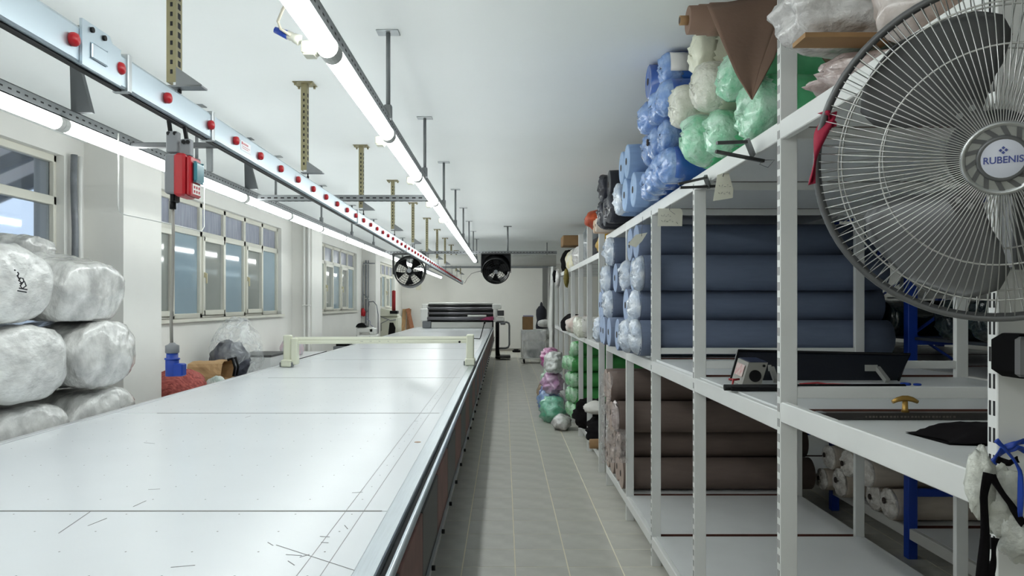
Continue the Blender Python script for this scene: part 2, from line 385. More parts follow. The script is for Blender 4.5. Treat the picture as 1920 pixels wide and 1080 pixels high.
# drop rods with ceiling plates
pl = MB().bbox((-0.05,-0.035,0), (0.05,0.035,0.006), 0.002); rodL = CEILZ-(LZ+0.08)
rodm = MB().cyl((0,0,-rodL), (0,0,0), 0.011, 8).mesh('rod', STEELG)
plm = MB().bbox((-0.055,-0.04,-0.006), (0.055,0.04,0), 0.002).mesh('ceiling_plate', STEEL)
fom = MB().bbox((-0.018,-0.02,-rodL-0.01), (0.018,0.02,-rodL+0.06), 0.003).mesh('clamp', STEELG)
def drop(x, y, label, group):
    t = thing('drop_rod', label, 'drop rod', (x, y, CEILZ), group)
    share(rodm, 'rod', t, (0,0,0)); share(plm, 'ceiling_plate', t, (0,0,0)); share(fom, 'clamp', t, (0,0,0))
for k in range(8): drop(RXL+0.012, 3.68+1.7*k, 'grey drop rod with ceiling plate above the middle tube line, %s from the front' % ordinal(k), 'drop rods of the middle line')
for k, yy in enumerate((5.05, 6.8, 8.5, 10.2, 11.9, 15.3, 17.0, 18.7, 20.4)): drop(LXL+0.012, yy, 'grey drop rod above the left tube line, %s from the front' % ordinal(k), 'drop rods of the left line')
for k, yy in enumerate((3.62, 6.05)):
    m = MB(); c = Vector((LXL, yy, 0))
    m.prism([(LXL-0.02, yy, CEILZ), (LXL+0.03, yy, CEILZ), (LXL+0.035, yy, CEILZ-0.2), (LXL+0.09, yy, LZ+0.09), (LXL-0.01, yy, LZ+0.09)], (0, 0.03, 0))
    t = thing('bracket_strap', 'dark tapered strap bracket above the left tube line, ' + ('nearer one by the photo left edge' if k == 0 else 'farther one behind the busbar'), 'bracket', (LXL, yy, LZ), 'strap brackets')
    m.obj('strap', mat('dark_strap', (92,95,97), 0.5, 0.3), t)
    MB().bbox((LXL-0.05, yy-0.03, CEILZ-0.006), (LXL+0.05, yy+0.06, CEILZ), 0.002).obj('ceiling_plate', STEELG, t)
strut('cross_channel', 'slotted cross channel joining the two tube lines ahead of the fans', LXL+0.025, 6.27, RXL-0.025, LZ+0.02, axis='x')
strut('cross_channel', 'slotted cross channel carrying the two black drum fans', LXL+0.025, 13.0, 0.92, LZ+0.02, axis='x')
sh = thing('ceiling_outrigger', 'short dark steel outrigger reaching from the left tube line towards the busbar', 'outrigger', (LXL, 4.15, LZ))
MB().bbox((LXL+0.022, 4.13, LZ+0.03), (LXL+0.5, 4.18, LZ+0.055), 0.003).obj('bar', mat('dark_arm', (86,88,90), 0.5, 0.4), sh)
MB().bbox((LXL+0.42, 4.181, 2.385), (LXL+0.455, 4.20, 2.60), 0.003).obj('hanger_post', STEELG, sh)
# junction boxes, plug and cord beside the middle line
def junction(y, label, plug=False):
    t = thing('junction_box', label, 'junction box', (RXL-0.09, y, LZ), 'junction boxes beside the middle line')
    MB().bbox((RXL-0.085, y-0.03, LZ-0.012), (RXL-0.036, y+0.03, LZ+0.03), 0.005).obj('box_body', CREAM, t)
    MB().bbox((RXL-0.08, y-0.025, LZ-0.017), (RXL-0.042, y+0.025, LZ-0.012), 0.002).obj('lid', CREAM, t)
    if plug:
        MB().lathe([(0.012,0),(0.015,0.006),(0.013,0.012),(0.015,0.018),(0.013,0.024),(0.016,0.032),(0.018,0.05)], 14, Matrix.Translation((RXL-0.135, y-0.02, LZ+0.052)) @ Matrix.Rotation(math.radians(115),4,'Y')).obj('socket', mat('socket_grey', (196,196,184), 0.5), t)
        MB().cyl((RXL-0.172, y-0.02, LZ+0.066), (RXL-0.128, y-0.02, LZ+0.048), 0.010, 12, 0.015).obj('plug', BLUE, t, label='dark blue plug')
        MB().tube([P(545,66,2.44), P(526,54,2.42), P(521,40,2.4), P(530,18,2.38), P(543,-6,2.35), P(560,-40,2.3)], 0.005).obj('cord', mat('cord_grey', (170,165,150), 0.5), t)
junction(2.48, 'cream junction box with blue plug beside the nearest tube joint', True)
for k in range(4): junction(3.83+1.25*k+0.06, 'cream junction box on the middle tube line, %s beyond the plugged one' % ordinal(k))
# thin white cord looping from the left channel
t = thing('cord_loop', 'thin white cord hanging in a square loop before the first column', 'cord', P(222,258,4.05))
MB().tube([*[P(x_, y_, 2863/(945-x_)) for x_, y_ in ((222,250),(222.5,320),(222,385),(225,398),(232,402),(310,418),(378,434),(383,425),(383,370),(384,345))]], 0.004).obj('cord', WHITEP, t)
# ================================================================ BUSBAR
BX = -1.2
def bz(y): return 1.65+1.2*(0.612-0.0056*y)
ROLLB = mat('busbar_zinc', (190,203,212), 0.33, 0.75, var=0.05, vscale=4, stretch=(1,0.4,1))
bb = thing('busbar_trunking', 'long galvanised busbar trunking with red caps hung above the table', 'busbar trunking', (BX, 2, bz(2)))
BASE = Vector((BX, 2, bz(2)))
hh = 0.052
def bseg(y0, y1):
    def ring(y):
        z = bz(y)
        return [(BX+0.016, y, z-hh), (BX+0.019, y, z-hh+0.006), (BX+0.019, y, z+hh-0.010), (BX+0.012, y, z+hh), (BX-0.012, y, z+hh), (BX-0.019, y, z+hh-0.010), (BX-0.019, y, z-hh+0.006), (BX-0.016, y, z-hh)]
    return MB().loft([ring(y0), ring(y1)])
js = [-0.6, 2.1, 3.02, 6.02, 9.02, 12.02, 15.02, 18.02, 21.6]
for a, b in zip(js, js[1:]):
    bseg(a+0.002, b-0.002).obj('trunk_section', ROLLB, bb)
    MB().loft([[(BX+0.004, y, bz(y)-hh-0.006), (BX+0.004, y, bz(y)-hh), (BX-0.016, y, bz(y)-hh), (BX-0.016, y, bz(y)-hh-0.006)] for y in (a, b)]).obj('contact_slot', BLACK, bb)
capm = MB().lathe([(0.017,0),(0.019,0.004),(0.019,0.012),(0.016,0.018),(0.006,0.022)], 16, Matrix.Rotation(math.pi/2,4,'Y')).mesh('red_cap', RED)
yy = 2.025; k = 0
caps = [2.036, 2.283, 2.605, 2.99, 3.27, 3.60, 3.93, 4.26, 4.6] + [4.93+0.33*i for i in range(48)]
for y in caps: share(capm, 'red_cap', bb, Vector((BX+0.019, y, bz(y)-0.002))-BASE)
# joint cover plate with a raised window and two bolts
c = MB(); ya, yb = 2.075, 2.285
c.prism([(BX+0.020, ya, bz(ya)-hh-0.004), (BX+0.020, yb, bz(yb)-hh-0.004), (BX+0.020, yb, bz(yb)+hh+0.002), (BX+0.020, yb-0.05, bz(yb)+hh+0.004), (BX+0.020, yb-0.065, bz(yb)+hh+0.022), (BX+0.020, ya, bz(ya)+hh+0.02)], (0.008,0,0))
jc = c.obj('joint_cover', ROLLB, bb)
MB().bbox((BX+0.028, 2.115, bz(2.15)-0.026), (BX+0.034, 2.20, bz(2.15)+0.02), 0.004).obj('raised_panel', ROLLB, jc)
for y in (2.12, 2.185): MB().cyl((BX+0.027, y, bz(y)+0.055), (BX+0.035, y, bz(y)+0.055), 0.008, 10).obj('bolt', BLACK, jc)
for y in (2.345, 3.02, 6.02, 9.02, 12.02, 15.02, 18.02):
    MB().bbox((BX-0.027, y-0.012, bz(y)-hh-0.008), (BX+0.027, y+0.012, bz(y)+hh+0.008), 0.003).obj('joint_collar', STEEL, bb)
sy = 3.42; st = MB().prism([(BX+0.0195, sy-0.07, bz(sy)-0.022), (BX+0.0195, sy+0.06, bz(sy)-0.022), (BX+0.0195, sy+0.06, bz(sy)+0.022), (BX+0.0195, sy-0.07, bz(sy)+0.022)], (0.0008,0,0)).obj('sticker', mat('sticker_white', (232,232,236), 0.4), bb, label='small white maker sticker with red mark')
m = MB()
m.box((BX+0.0203, sy-0.062, bz(sy)+0.004), (BX+0.0208, sy-0.045, bz(sy)+0.016))
for q in range(5): m.box((BX+0.0203, sy-0.038+0.013*q, bz(sy)+0.006), (BX+0.0208, sy-0.03+0.013*q, bz(sy)+0.014))
for q in range(2): m.box((BX+0.0203, sy-0.055, bz(sy)-0.004-0.008*q), (BX+0.0208, sy+0.045-0.02*q, bz(sy)-0.002-0.008*q))
m.obj('sticker_print', mat('sticker_red', (190,70,80), 0.5), st)
# hangers that carry the busbar
PZ = 2.455
hp = MB(); w, dpt = 0.034, 0.05
hp.box((-0.03, 0, PZ-CEILZ), (0.006, 0.003, -0.006)).box((0.003, 0.003, PZ-CEILZ), (0.006, dpt, -0.006)).box((-0.03, 0.003, PZ-CEILZ), (-0.027, dpt, -0.006))
hpm = hp.mesh('post', OLIVE)
hs = MB(); z = PZ-CEILZ+0.03
while z < -0.05:
    hs.box((-0.016, -0.0006, z), (-0.007, 0.001, z+0.016)); hs.box((0.0055, 0.014, z-0.004), (0.0066, 0.036, z+0.018)); z += 0.035
hsm = hs.mesh('slots', DARKHOLE)
hq = MB().bbox((-0.075,-0.03,-0.006), (0.05,0.085,0), 0.002)
for x in (-0.06, 0.035):
    for y in (-0.015, 0.07): hq.cyl((x, y, -0.02), (x, y, 0), 0.008, 6)
hqm = hq.mesh('ceiling_plate', OLIVE)
g = MB(); z0 = PZ-CEILZ
g.prism([(0.006, -0.004, z0-0.012), (0.10, -0.004, z0-0.018), (0.10, -0.004, z0-0.010), (0.006, -0.004, z0+0.055)], (0, 0.004, 0)); g.box((-0.03,-0.004,z0-0.018), (0.1,0.05,z0-0.012))
gm = g.mesh('gusset', STEELG)
for k in range(11):
    y = 2.72+1.8*k
    t = thing('busbar_hanger', 'slotted ceiling bracket with gusset holding the busbar, %s from the front' % ordinal(k), 'hanger bracket', (BX, y, CEILZ), 'brackets holding the busbar')
    share(hpm, 'post', t, (0,0,0)); share(hqm, 'ceiling_plate', t, (0,0,0)); share(gm, 'gusset', t, (0,0,0))
    s = share(hsm, 'slots', t, (0,0,0)); s['kind'] = 'stuff'
    r = MB().cyl((BX+0.005, y+0.03, bz(y)+hh+0.001), (BX+0.005, y+0.03, PZ-0.012), 0.004, 6)
    r.cyl((BX+0.005, y+0.03, bz(y)+hh+0.004), (BX+0.005, y+0.03, bz(y)+hh+0.016), 0.008, 6)
    r.obj('threaded_rod', DARKHOLE, t)
# take-off box, red switch, cable and blue socket hanging from the busbar
GREYB = mat('takeoff_grey', (128,131,136), 0.5)
y0 = 2.78; tk = thing('takeoff_unit', 'grey take-off box with red switch housing and teal window under the busbar', 'switch box', (BX, y0, bz(y0)-hh))
q0 = P(312,250,y0); q1 = P(338,365,y0)
MB().bbox((q0.x, y0-0.02, P(0,364,y0).z), (P(336,0,y0).x, y0+0.09, P(0,290,y0).z), 0.006).obj('back_box', GREYB, tk)
MB().bbox((q0.x, y0-0.005, P(0,286,y0).z), (P(333,0,y0).x, y0+0.03, P(0,246,y0).z), 0.003).bbox((P(338,0,y0).x, y0, P(0,292,y0).z), (P(357,0,y0).x, y0+0.03, P(0,260,y0).z), 0.003).obj('hanger_plates', GREYB, tk)
for x in (316, 328, 344, 352): MB().cyl(P(x, 250 if x < 335 else 266, y0-0.006), P(x, 250 if x < 335 else 266, y0+0.01), 0.008, 8).obj('bolt', DARKHOLE, tk)
for x, ya, yb in ((320,221,252),(350,238,262)): MB().bar(P(x-4,ya,y0+0.01), P(x,yb,y0+0.01), 0.012, 0.012).obj('contact_arm', BLACK, tk)
rx0, rx1 = P(331,0,y0).x, P(352,0,y0).x; rz0, rz1 = P(0,369,y0).z, P(0,289,y0).z
rd = MB().bbox((rx0, y0-0.03, rz0), (rx1, y0+0.085, rz1), 0.008).bbox((rx1, y0-0.02, rz0+0.002), (rx1+0.018, y0+0.08, rz1-0.008), 0.006).obj('switch_housing', RED, tk, label='bright red switch housing')
MB().bbox((rx1+0.018, y0-0.005, rz0+0.055), (rx1+0.034, y0+0.075, rz1-0.025), 0.008).obj('window_cover', mat('teal_window', (64,128,142), 0.15, coat=0.6), rd)
fl = MB().box((rx1+0.018, y0, rz0+0.012), (rx1+0.0195, y0+0.07, rz0+0.05)).obj('rating_plate', WHITEP, rd)
m = MB()
for i in range(3):
    for j in range(2): m.box((rx1+0.0193, y0+0.008+0.021*i, rz0+0.017+0.016*j), (rx1+0.0200, y0+0.02+0.021*i, rz0+0.027+0.016*j))
m.obj('plate_print', mat('plate_print_red', (180,60,70), 0.6), rd)
MB().bbox(P(318,378,y0+0.0), P(338,364,y0+0.05), 0.004).cyl(P(324,392,y0+0.02), P(324,377,y0+0.02), 0.012, 10).obj('cable_gland', BLACK, tk)
MB().tube([P(324,392,y0+0.02), P(325,440,y0+0.02), P(324,520,y0+0.02), P(321,600,y0+0.02), P(322,650,y0+0.02)], 0.0062, 8).obj('cable', mat('cable_grey', (150,148,142), 0.5), tk)
pk = P(323, 705, y0+0.02); U = 60*y0/K
co = MB().lathe([(0.024,0),(0.024,0.55*U),(0.021,0.56*U),(0.021,0.72*U)], 18, Matrix.Translation(pk)).bbox((pk.x+0.006, pk.y-0.02, pk.z), (pk.x+0.046, pk.y+0.02, pk.z+0.4*U), 0.004)
co.ring((pk.x, pk.y, pk.z+0.54*U), 0.024, 0.004, n=20)
co = co.obj('socket_coupler', BLUE, tk, label='blue industrial socket hanging on the cable')
MB().lathe([(0.022,0.72*U),(0.025,0.74*U),(0.025,0.96*U),(0.014,1.0*U),(0.009,1.05*U)], 12, Matrix.Translation(pk)).obj('gland_nut', GREYB, tk)
# ================================================================ THINGS ON AND BESIDE THE TABLE
# cream clamp gantry across the table
gt = thing('clamp_gantry', 'cream enamelled clamp bridge standing across the white table', 'table gantry', (-1.45, 8.85, TZ))
GY = 8.85
CR2 = mat('gantry_cream', (226,228,208), 0.4)
for sx, yy, nm in ((-2.53, 8.75, 'left'), (-0.405, 8.95, 'right')):
    p = MB().bbox((sx-0.045, yy-0.05, TZ+0.02), (sx+0.045, yy+0.05, 1.275), 0.012).bbox((sx-0.06, yy-0.10, TZ+0.007), (sx+0.06, yy+0.10, TZ+0.09), 0.012)
    up = p.obj('post', CR2, gt)
    for dx in (-0.075, 0.055): MB().bbox((sx+dx, yy-0.09, TZ+0.007), (sx+dx+0.02, yy-0.03, TZ+0.06)).obj('foot_clamp', STEELG, up)
    if nm == 'left':
        MB().bbox((sx+0.045, yy-0.06, TZ+0.03), (sx+0.12, yy+0.05, 1.24), 0.01).obj('inner_post', CR2, gt)
def gring(x):
    yy = 8.75+0.2*(x+2.53)/2.125
    return [(x, yy-0.03, 1.17), (x, yy+0.03, 1.17), (x, yy+0.03, 1.195), (x, yy+0.022, 1.21), (x, yy+0.03, 1.225), (x, yy+0.02, 1.25), (x, yy-0.02, 1.25), (x, yy-0.03, 1.225), (x, yy-0.022, 1.21), (x, yy-0.03, 1.195)]
MB().loft([gring(-2.45), gring(-0.45)]).obj('cross_bar', CR2, gt)
MB().cyl((-0.53, 8.905, 1.185), (-0.53, 8.89, 1.185), 0.014, 12).obj('end_knob', BLACK, gt)
MB().tube([(-0.36, 8.95, 1.225), (-0.29, 8.95, 1.22), (-0.275, 8.95, 1.26), (-0.235, 8.95, 1.41)], 0.006).cyl((-0.235, 8.95, 1.40), (-0.23, 8.95, 1.43), 0.012, 10).obj('crank_handle', BLACK, gt)
mk = MB()
for q in range(7): mk.box((-1.72+0.1*q, 8.80+0.01*q-0.0, 1.1955), (-1.66+0.1*q, 8.80+0.01*q+0.002, 1.199))
mk.obj('scale_marks', PENCIL, gt)
# fabric spreading machine at the far end of the table
SY = 22.0
fs = thing('spreading_machine', 'white and black fabric spreading machine at the far end of the table', 'spreading machine', (-1.4, SY, TZ))
def S(x, y): return P(x, y, SY)
sl = S(788, 613); sr = S(945, 613)
MB().bbox((S(788,0).x, SY-0.05, S(0,602).z), (S(802,0).x, SY+0.9, S(0,578).z), 0.03).bbox((S(791,0).x, SY, S(0,580).z), (S(800,0).x, SY+0.5, S(0,570).z), 0.02).obj('left_housing', WHITEP, fs)
MB().bbox((S(788,0).x+0.06, SY, TZ+0.007), (S(808,0).x, SY+0.8, S(0,602).z), 0.02).obj('left_carriage', GREYB, fs)
MB().bbox((S(925,0).x, SY-0.05, S(0,604).z), (S(933,0).x, SY+0.8, S(0,574).z), 0.03).bbox((S(923,0).x, SY-0.08, S(0,580).z), (S(940,0).x, SY+0.5, S(0,570).z), 0.02).bbox((S(931,0).x, SY-0.1, S(0,602).z), (S(946,0).x, SY+0.5, S(0,594).z), 0.02).obj('right_housing', WHITEP, fs)
MB().bbox((S(809,0).x, SY-0.04, TZ+0.007), (S(923,0).x, SY+0.02, S(0,604).z), 0.01).obj('front_apron', mat('apron_grey', (206,206,202), 0.5), fs)
DK = mat('roller_black', (18,18,20), 0.35); MID = mat('roller_grey', (122,120,126), 0.4, 0.3)
for ya, yb, dy, m, nm in ((570.5,575.5,0.30,DK,'roller'),(576,580,0.1,MID,'roller'),(580.5,585,0.34,DK,'roller'),(585.5,589.5,0.05,MID,'roller'),(590,594,0.3,DK,'roller'),(594,600,0.0,MID,'roller'),(600.5,604,0.1,DK,'roller')):
    r = abs(S(0,ya).z-S(0,yb).z)/2; z = (S(0,ya).z+S(0,yb).z)/2
    MB().cyl((S(801,0).x, SY+dy, z), (S(926,0).x, SY+dy, z), r, 12).obj(nm, m, fs)
MB().cyl((S(802,0).x, SY+0.35, S(0,569).z), (S(925,0).x, SY+0.35, S(0,569).z), 0.028, 10).obj('top_bar', WHITEP, fs)
MB().box((S(802,0).x, SY+0.5, TZ+0.02), (S(925,0).x, SY+0.54, S(0,572).z)).obj('back_panel', mat('machine_back', (60,60,64), 0.6), fs)
MB().bbox((S(877,0).x, SY-0.09, S(0,593.5).z), (S(912,0).x, SY-0.06, S(0,590.5).z), 0.004).obj('reading_strip', WHITEP, fs)
MB().prism([S(900,600), S(925,600.5), S(925,593), S(912,594.5)], (0,-0.12,0)).obj('fuchsia_cloth', mat('fuchsia_cloth', (168,70,110), 0.8, var=0.3, vscale=14), fs, label='fuchsia scrap of cloth on the rollers')
MB().bbox((S(933,0).x, SY-0.12, S(0,592).z), (S(945,0).x, SY-0.06, S(0,582).z), 0.01).obj('control_screen', mat('screen_dark', (62,62,66), 0.2), fs)
st = MB().bbox((S(929,0).x, SY-0.1, 0.03), (S(936,0).x, SY+0.3, S(0,604).z), 0.02).bbox((S(929,0).x, SY-0.2, 0.02), (S(938,0).x, SY+0.5, 0.12), 0.02)
st.bar((S(934,0).x, SY-0.1, S(0,606).z), (S(932,0).x, SY-0.1, 0.1), 0.05, 0.05); st.bar((S(932,0).x, SY-0.15, S(0,630).z), (S(936,0).x, SY-0.15, 0.1), 0.05, 0.05)
st.obj('drive_column', BLACK, fs)
MB().bbox((S(929,0).x, SY-0.4, 0.06), (S(957,0).x, SY+0.4, 0.10), 0.01).obj('operator_platform', BLACK, fs)
a = [S(930,604), S(950,604), S(954,606), S(955,611), S(955,646), S(953,651), S(948,653), S(932,653)]
MB().tube(a, 0.028, 8).obj('hand_rail', STEELG, fs)
MB().bbox((S(938,0).x, SY-0.1, S(0,609).z), (S(948,0).x, SY-0.02, S(0,604).z), 0.02).obj('pedal_box', GREYB, fs)
# two black drum fans under the cross channel
def drum_fan(label, cx, cy, Y, rx, ry, yaw, pitch):
    c = P(cx, cy, Y); R = rx*Y/K
    t = thing('drum_fan', label, 'fan', c, 'black drum fans at the far end')
    M = Matrix.Translation(c) @ Matrix.Rotation(yaw,4,'Z') @ Matrix.Rotation(math.pi/2+pitch,4,'X')   # local z points to the viewer
    sh = MB(); D = 0.17
    sh.lathe([(R*0.94,-D),(R,-D+0.01),(R,D*0.4),(R*0.97,D*0.5),(R*0.93,D*0.4),(R*0.93,-D+0.01)], 36, M, cap=False)
    sh.obj('drum', mat('fan_black', (26,27,28), 0.4, 0.2), t)
    gr = MB()
    for rr in (0.25,0.4,0.55,0.7,0.85): gr.ring((0,0,D*0.5), R*rr, 0.0035, M, 32, 4)
    for q in range(16):
        a = q*math.pi/8; gr.bar(M @ Vector((R*0.15*math.cos(a), R*0.15*math.sin(a), D*0.52)), M @ Vector((R*0.96*math.cos(a), R*0.96*math.sin(a), D*0.48)), 0.004, 0.004)
    gr.obj('front_guard', BLACK, t, stuff=True)
    rg = MB()
    for q in range(12):
        a = q*math.pi/6+0.1; rg.bar(M @ Vector((0,0,-D)), M @ Vector((R*0.95*math.cos(a), R*0.95*math.sin(a), -D)), 0.006, 0.004)
    rg.obj('rear_guard', BLACK, t, stuff=True)
    MB().cyl(M @ Vector((0,0,-D*0.9)), M @ Vector((0,0,D*0.2)), R*0.22, 16).obj('motor', BLACK, t)
    MB().cyl(M @ Vector((0,0,D*0.5)), M @ Vector((0,0,D*0.56)), R*0.15, 16).obj('badge', mat('badge_silver', (150,152,155), 0.3, 0.8), t)
    for q in range(5):
        a0 = q*2*math.pi/5+math.pi/2*3
        def bl(u, v):
            r = R*(0.2+0.68*u); wd = (0.30+0.35*u)*(v-0.5)*1.1
            return M @ Vector((r*math.cos(a0+wd), r*math.sin(a0+wd), (v-0.5)*0.10))
        MB().grid(bl, 5, 4).obj('blade', BLACK, t)
    wdt = R*1.05; top = LZ+0.02
    b = MB()
    b.box((c.x-wdt, c.y-0.10, top-0.02), (c.x+wdt, c.y+0.12, top))
    for s in (-1, 1): b.prism([(c.x+s*wdt-0.006, c.y-0.10, top-0.02), (c.x+s*wdt-0.006, c.y+0.12, top-0.02), (c.x+s*wdt-0.006, c.y+0.08, c.z-0.05), (c.x+s*wdt-0.006, c.y-0.05, c.z-0.05)], (0.012,0,0))
    b.obj('yoke', mat('yoke_black', (34,35,37), 0.5), t)
    pb = MB().box((c.x-wdt, c.y+0.12, c.z-0.02), (c.x+wdt, c.y+0.13, top))
    if pitch < -0.2 or True: pb.obj('back_plate', mat('yoke_black', (34,35,37), 0.5), t) if cx > 900 else None
    return t
drum_fan('black drum fan on the left of the cross channel, facing the viewer', 768, 509, 12.9, 29, 28, math.radians(2), math.radians(-8))
drum_fan('black drum fan on the right of the cross channel, tilted down', 930, 506, 12.9, 26, 26, math.radians(-2), math.radians(24))
t = thing('fan_cord', 'thin dark cord drooping from the busbar end to the right drum fan', 'cord', P(871,531,20.5))
MB().tube([P(871,531,20.5), P(876,522,19), P(884,513,17), P(893,510,15), P(902,508,13.02)], 0.006).obj('cord', mat('cord_dark', (90,88,86), 0.6), t)
t = thing('ceiling_rod', 'single grey rod with plate between the ceiling and the right drum fan', 'drop rod', P(952,434,13.0))
p = P(952,434,13.0); MB().cyl((p.x,13.0,LZ+0.06), (p.x,13.0,CEILZ), 0.014, 8).obj('rod', STEELG, t); MB().bbox((p.x-0.07,12.95,CEILZ-0.008), (p.x+0.07,13.05,CEILZ)).obj('ceiling_plate', STEELG, t)
t = thing('air_duct', 'white round air duct crossing the room beyond the drum fans', 'duct', P(960,488,16.5))
MB().cyl((-2.0,16.5,2.59), (1.15,16.5,2.59), 0.125, 24).obj('pipe', WALL, t)
MB().bar((-2.0,16.5,2.44), (1.15,16.5,2.44), 0.05, 0.04).obj('support_rail', STEELG, t)
for x in (-1.5, 0.95): MB().cyl((x,16.5,2.42), (x,16.5,CEILZ), 0.01, 6).obj('rod', STEELG, t)
# pipes on the left columns and hanging tubes
def pipes(label, x, y, z0, z1, mats, seed=0):
    t = thing('wall_pipes', label, 'pipes', (x, y, z0))
    for k, (dx, dy, r, m) in enumerate(mats):
        MB().tube([(x+dx, y+dy, z0+(z1-z0)*q/14) if r < 0.024 else (x+dx+0.006*math.sin(q*1.3), y+dy+0.006*math.sin(q*0.9), z0+(z1-z0)*q/14) for q in range(15)], r, 8).obj('pipe', m, t)
    for z in (z0+0.75, z0+1.6): MB().bbox((x-0.03, y-0.03, z), (x+mats[-1][0]+0.03, y+mats[-1][1]+0.03, z+0.02)).obj('pipe_clip', WHITEP, t)
PG = mat('pipe_grey', (122,126,132), 0.4, var=0.2, vscale=9)
pipes('grey flexible hose and white pipe running down beside the first column', WX+0.05, 6.0, 0.0, 2.84, [(0.0,0.0,0.026,PG),(0.0,0.075,0.02,WHITEP)])
pipes('pair of thin white pipes on the near face of the second column', CX-0.12, 12.29, 0.0, CEILZ, [(0.0,0.0,0.022,WHITEP),(0.075,0.0,0.022,WHITEP)])
pipes('thin grey pipe dropping down the wall before the third column', WX+0.1, 18.39, 1.0, 2.7, [(0.0,0.0,0.02,PG),(0.06,0.0,0.012,PG)])
# ================================================================ WHITE BALES BY THE LEFT WALL
BALE = mat('bale_plastic', (232,233,230), 0.26, rgb2=(194,194,192), vscale=5, bump=1.0, bscale=7, stretch=(0.8,1.2,2.2), coat=0.4)
BALE2 = mat('bale_plastic_crinkled', (228,228,225), 0.2, rgb2=(172,172,170), vscale=6, bump=1.0, bscale=9, stretch=(1.8,1.0,0.9), coat=0.7)
def bale(mb, c, L, ry, rz, seed, amp=0.03, ax=0.0, tilt=0.0, pw=2.4, endr=0.10, nu=36, nv=44, floorz=None, ceilz=None, edge=None):
    """stuffed bale, axis along x (turned by ax about z, tilt about y)"""
    R = Matrix.Translation(c) @ Matrix.Rotation(ax,4,'Z') @ Matrix.Rotation(tilt,4,'Y')
    rings = []
    for i in range(nu):
        u = -1+2*i/(nu-1); u = math.copysign(1-(1-abs(u))**1.7, u)
        e = 1-endr*(abs(u)**5) ; k = max(0.0, 1-abs(u)**26)**0.6*e
        k = max(k, 0.02); ring = []
        for j in range(nv):
            a = 2*math.pi*j/nv; ca, sa = math.cos(a), math.sin(a)
            q = (abs(ca)**pw+abs(sa)**pw)**(-1/pw)
            p = Vector((u*L/2, ry*k*q*ca, rz*k*q*sa))
            n = fbm(p+Vector((seed*5.3,0,0)), 4.0, 4, seed)*amp + abs(fbm(Vector((p.x*3, ca*1.1, sa*1.1+seed)), 3.0, 3, seed))*amp*0.8*k
            p.y *= 1+n/max(ry, rz)*0.9; p.z *= 1+n/max(ry, rz)*0.9; p.x += math.copysign(1,u)*(0.05*(1-k)**0.5*0 + fbm((p.y*6,p.z*6,seed), 1.0, 3)*0.03*abs(u)**6 - 0.035*(abs(u)**6)*min(1,((p.y/ry)**2+(p.z/rz)**2)))
            p = R @ p
            if floorz is not None and p.z < floorz: p.z = floorz
            if ceilz is not None and p.z > ceilz: p.z = ceilz
            if edge and p.z < edge[1] and p.x > edge[0]:
                if p.z < edge[1]-0.21: p.x = edge[0]
                elif p.z < edge[1]-0.11: p.x = edge[0]; p.z = edge[1]
                else: p.z = edge[1]
            ring.append(p)
        rings.append(ring)
    mb.loft(rings, True, True, True); return mb
brow = [  # layer name, z bottom, z top, front right-x, back right-x
    ('bottom hidden', 0.02, 0.58, -2.80, -2.80), ('lowest visible', 0.59, 1.055, -2.745, -2.745), ('middle', 1.06, 1.527, -2.68, -2.68), ('top', 1.533, 1.99, -2.68, -2.69)]
for k, (nm, za, zb, xf, xb) in enumerate(brow):
    for s, (yc, xr) in enumerate((((4.4,4.42,4.31,4.16)[k]-0.02*k, xf), ((5.24,5.28,5.19,5.02)[k]-0.02*k, xb))):
        L = 3.45+xr; c = Vector((xr-L/2, yc+(0.02*k), (za+zb)/2)); rz = (zb-za)/2
        top_back = (k == 3 and s == 1)
        t = thing('fabric_bale', ('white plastic wrapped fabric bale, %s layer, ' % nm)+('nearest the photo left edge' if s == 0 else 'against the first column side'), 'bale', (c.x, c.y, za), 'white wrapped bales by the left wall')
        m = MB(); bale(m, c, L, 0.405 if k else 0.385, rz*0.97, 1.7*k+0.9*s+0.3, 0.035 if s == 0 else 0.045, tilt=0.22 if top_back else 0.0, floorz=za, ceilz=zb+(0.08 if top_back else 0), edge=None)
        m.obj('wrapped_body', BALE if (s == 0 and k in (2,3)) else BALE2, t)
        if top_back:
            kn = MB(); bale(kn, c+Vector((-0.15,-0.05,rz+0.03)), 0.34, 0.17, 0.08, 4.4, 0.04, tilt=0.1); kn.obj('knotted_top', BALE2, t)
        if k == 3 and s == 0:   # handwriting on the front bale
            INK = mat('marker_ink', (38,38,44), 0.7)
            w = MB()
            def ink(pts, r=0.0035):
                out = []
                for x, y in pts:
                    yy = c.y-0.405; p = P(x, y, yy)
                    # drop the stroke on the bale's near side
                    dz = (p.z-c.z)/(rz*0.97); q = (1-min(0.98, abs(dz))**2.6)**(1/2.6); yy = c.y-0.405*q-0.035
                    out.append(P(x, y, yy))
                w.tube(out, r, 5)
            ink([(33,545),(50,548)]); ink([(36,540),(51,543)])
            ink([(37,532),(46,528),(49,536),(42,541),(38,536),(44,528)]); ink([(35,527),(38,521),(43,522),(45,528),(41,531),(37,527)])
            ink([(33,518),(35,513),(33,510)]); ink([(27,506),(29,507)]); ink([(36,523),(32,516)])
            w.obj('marker_writing', INK, t)
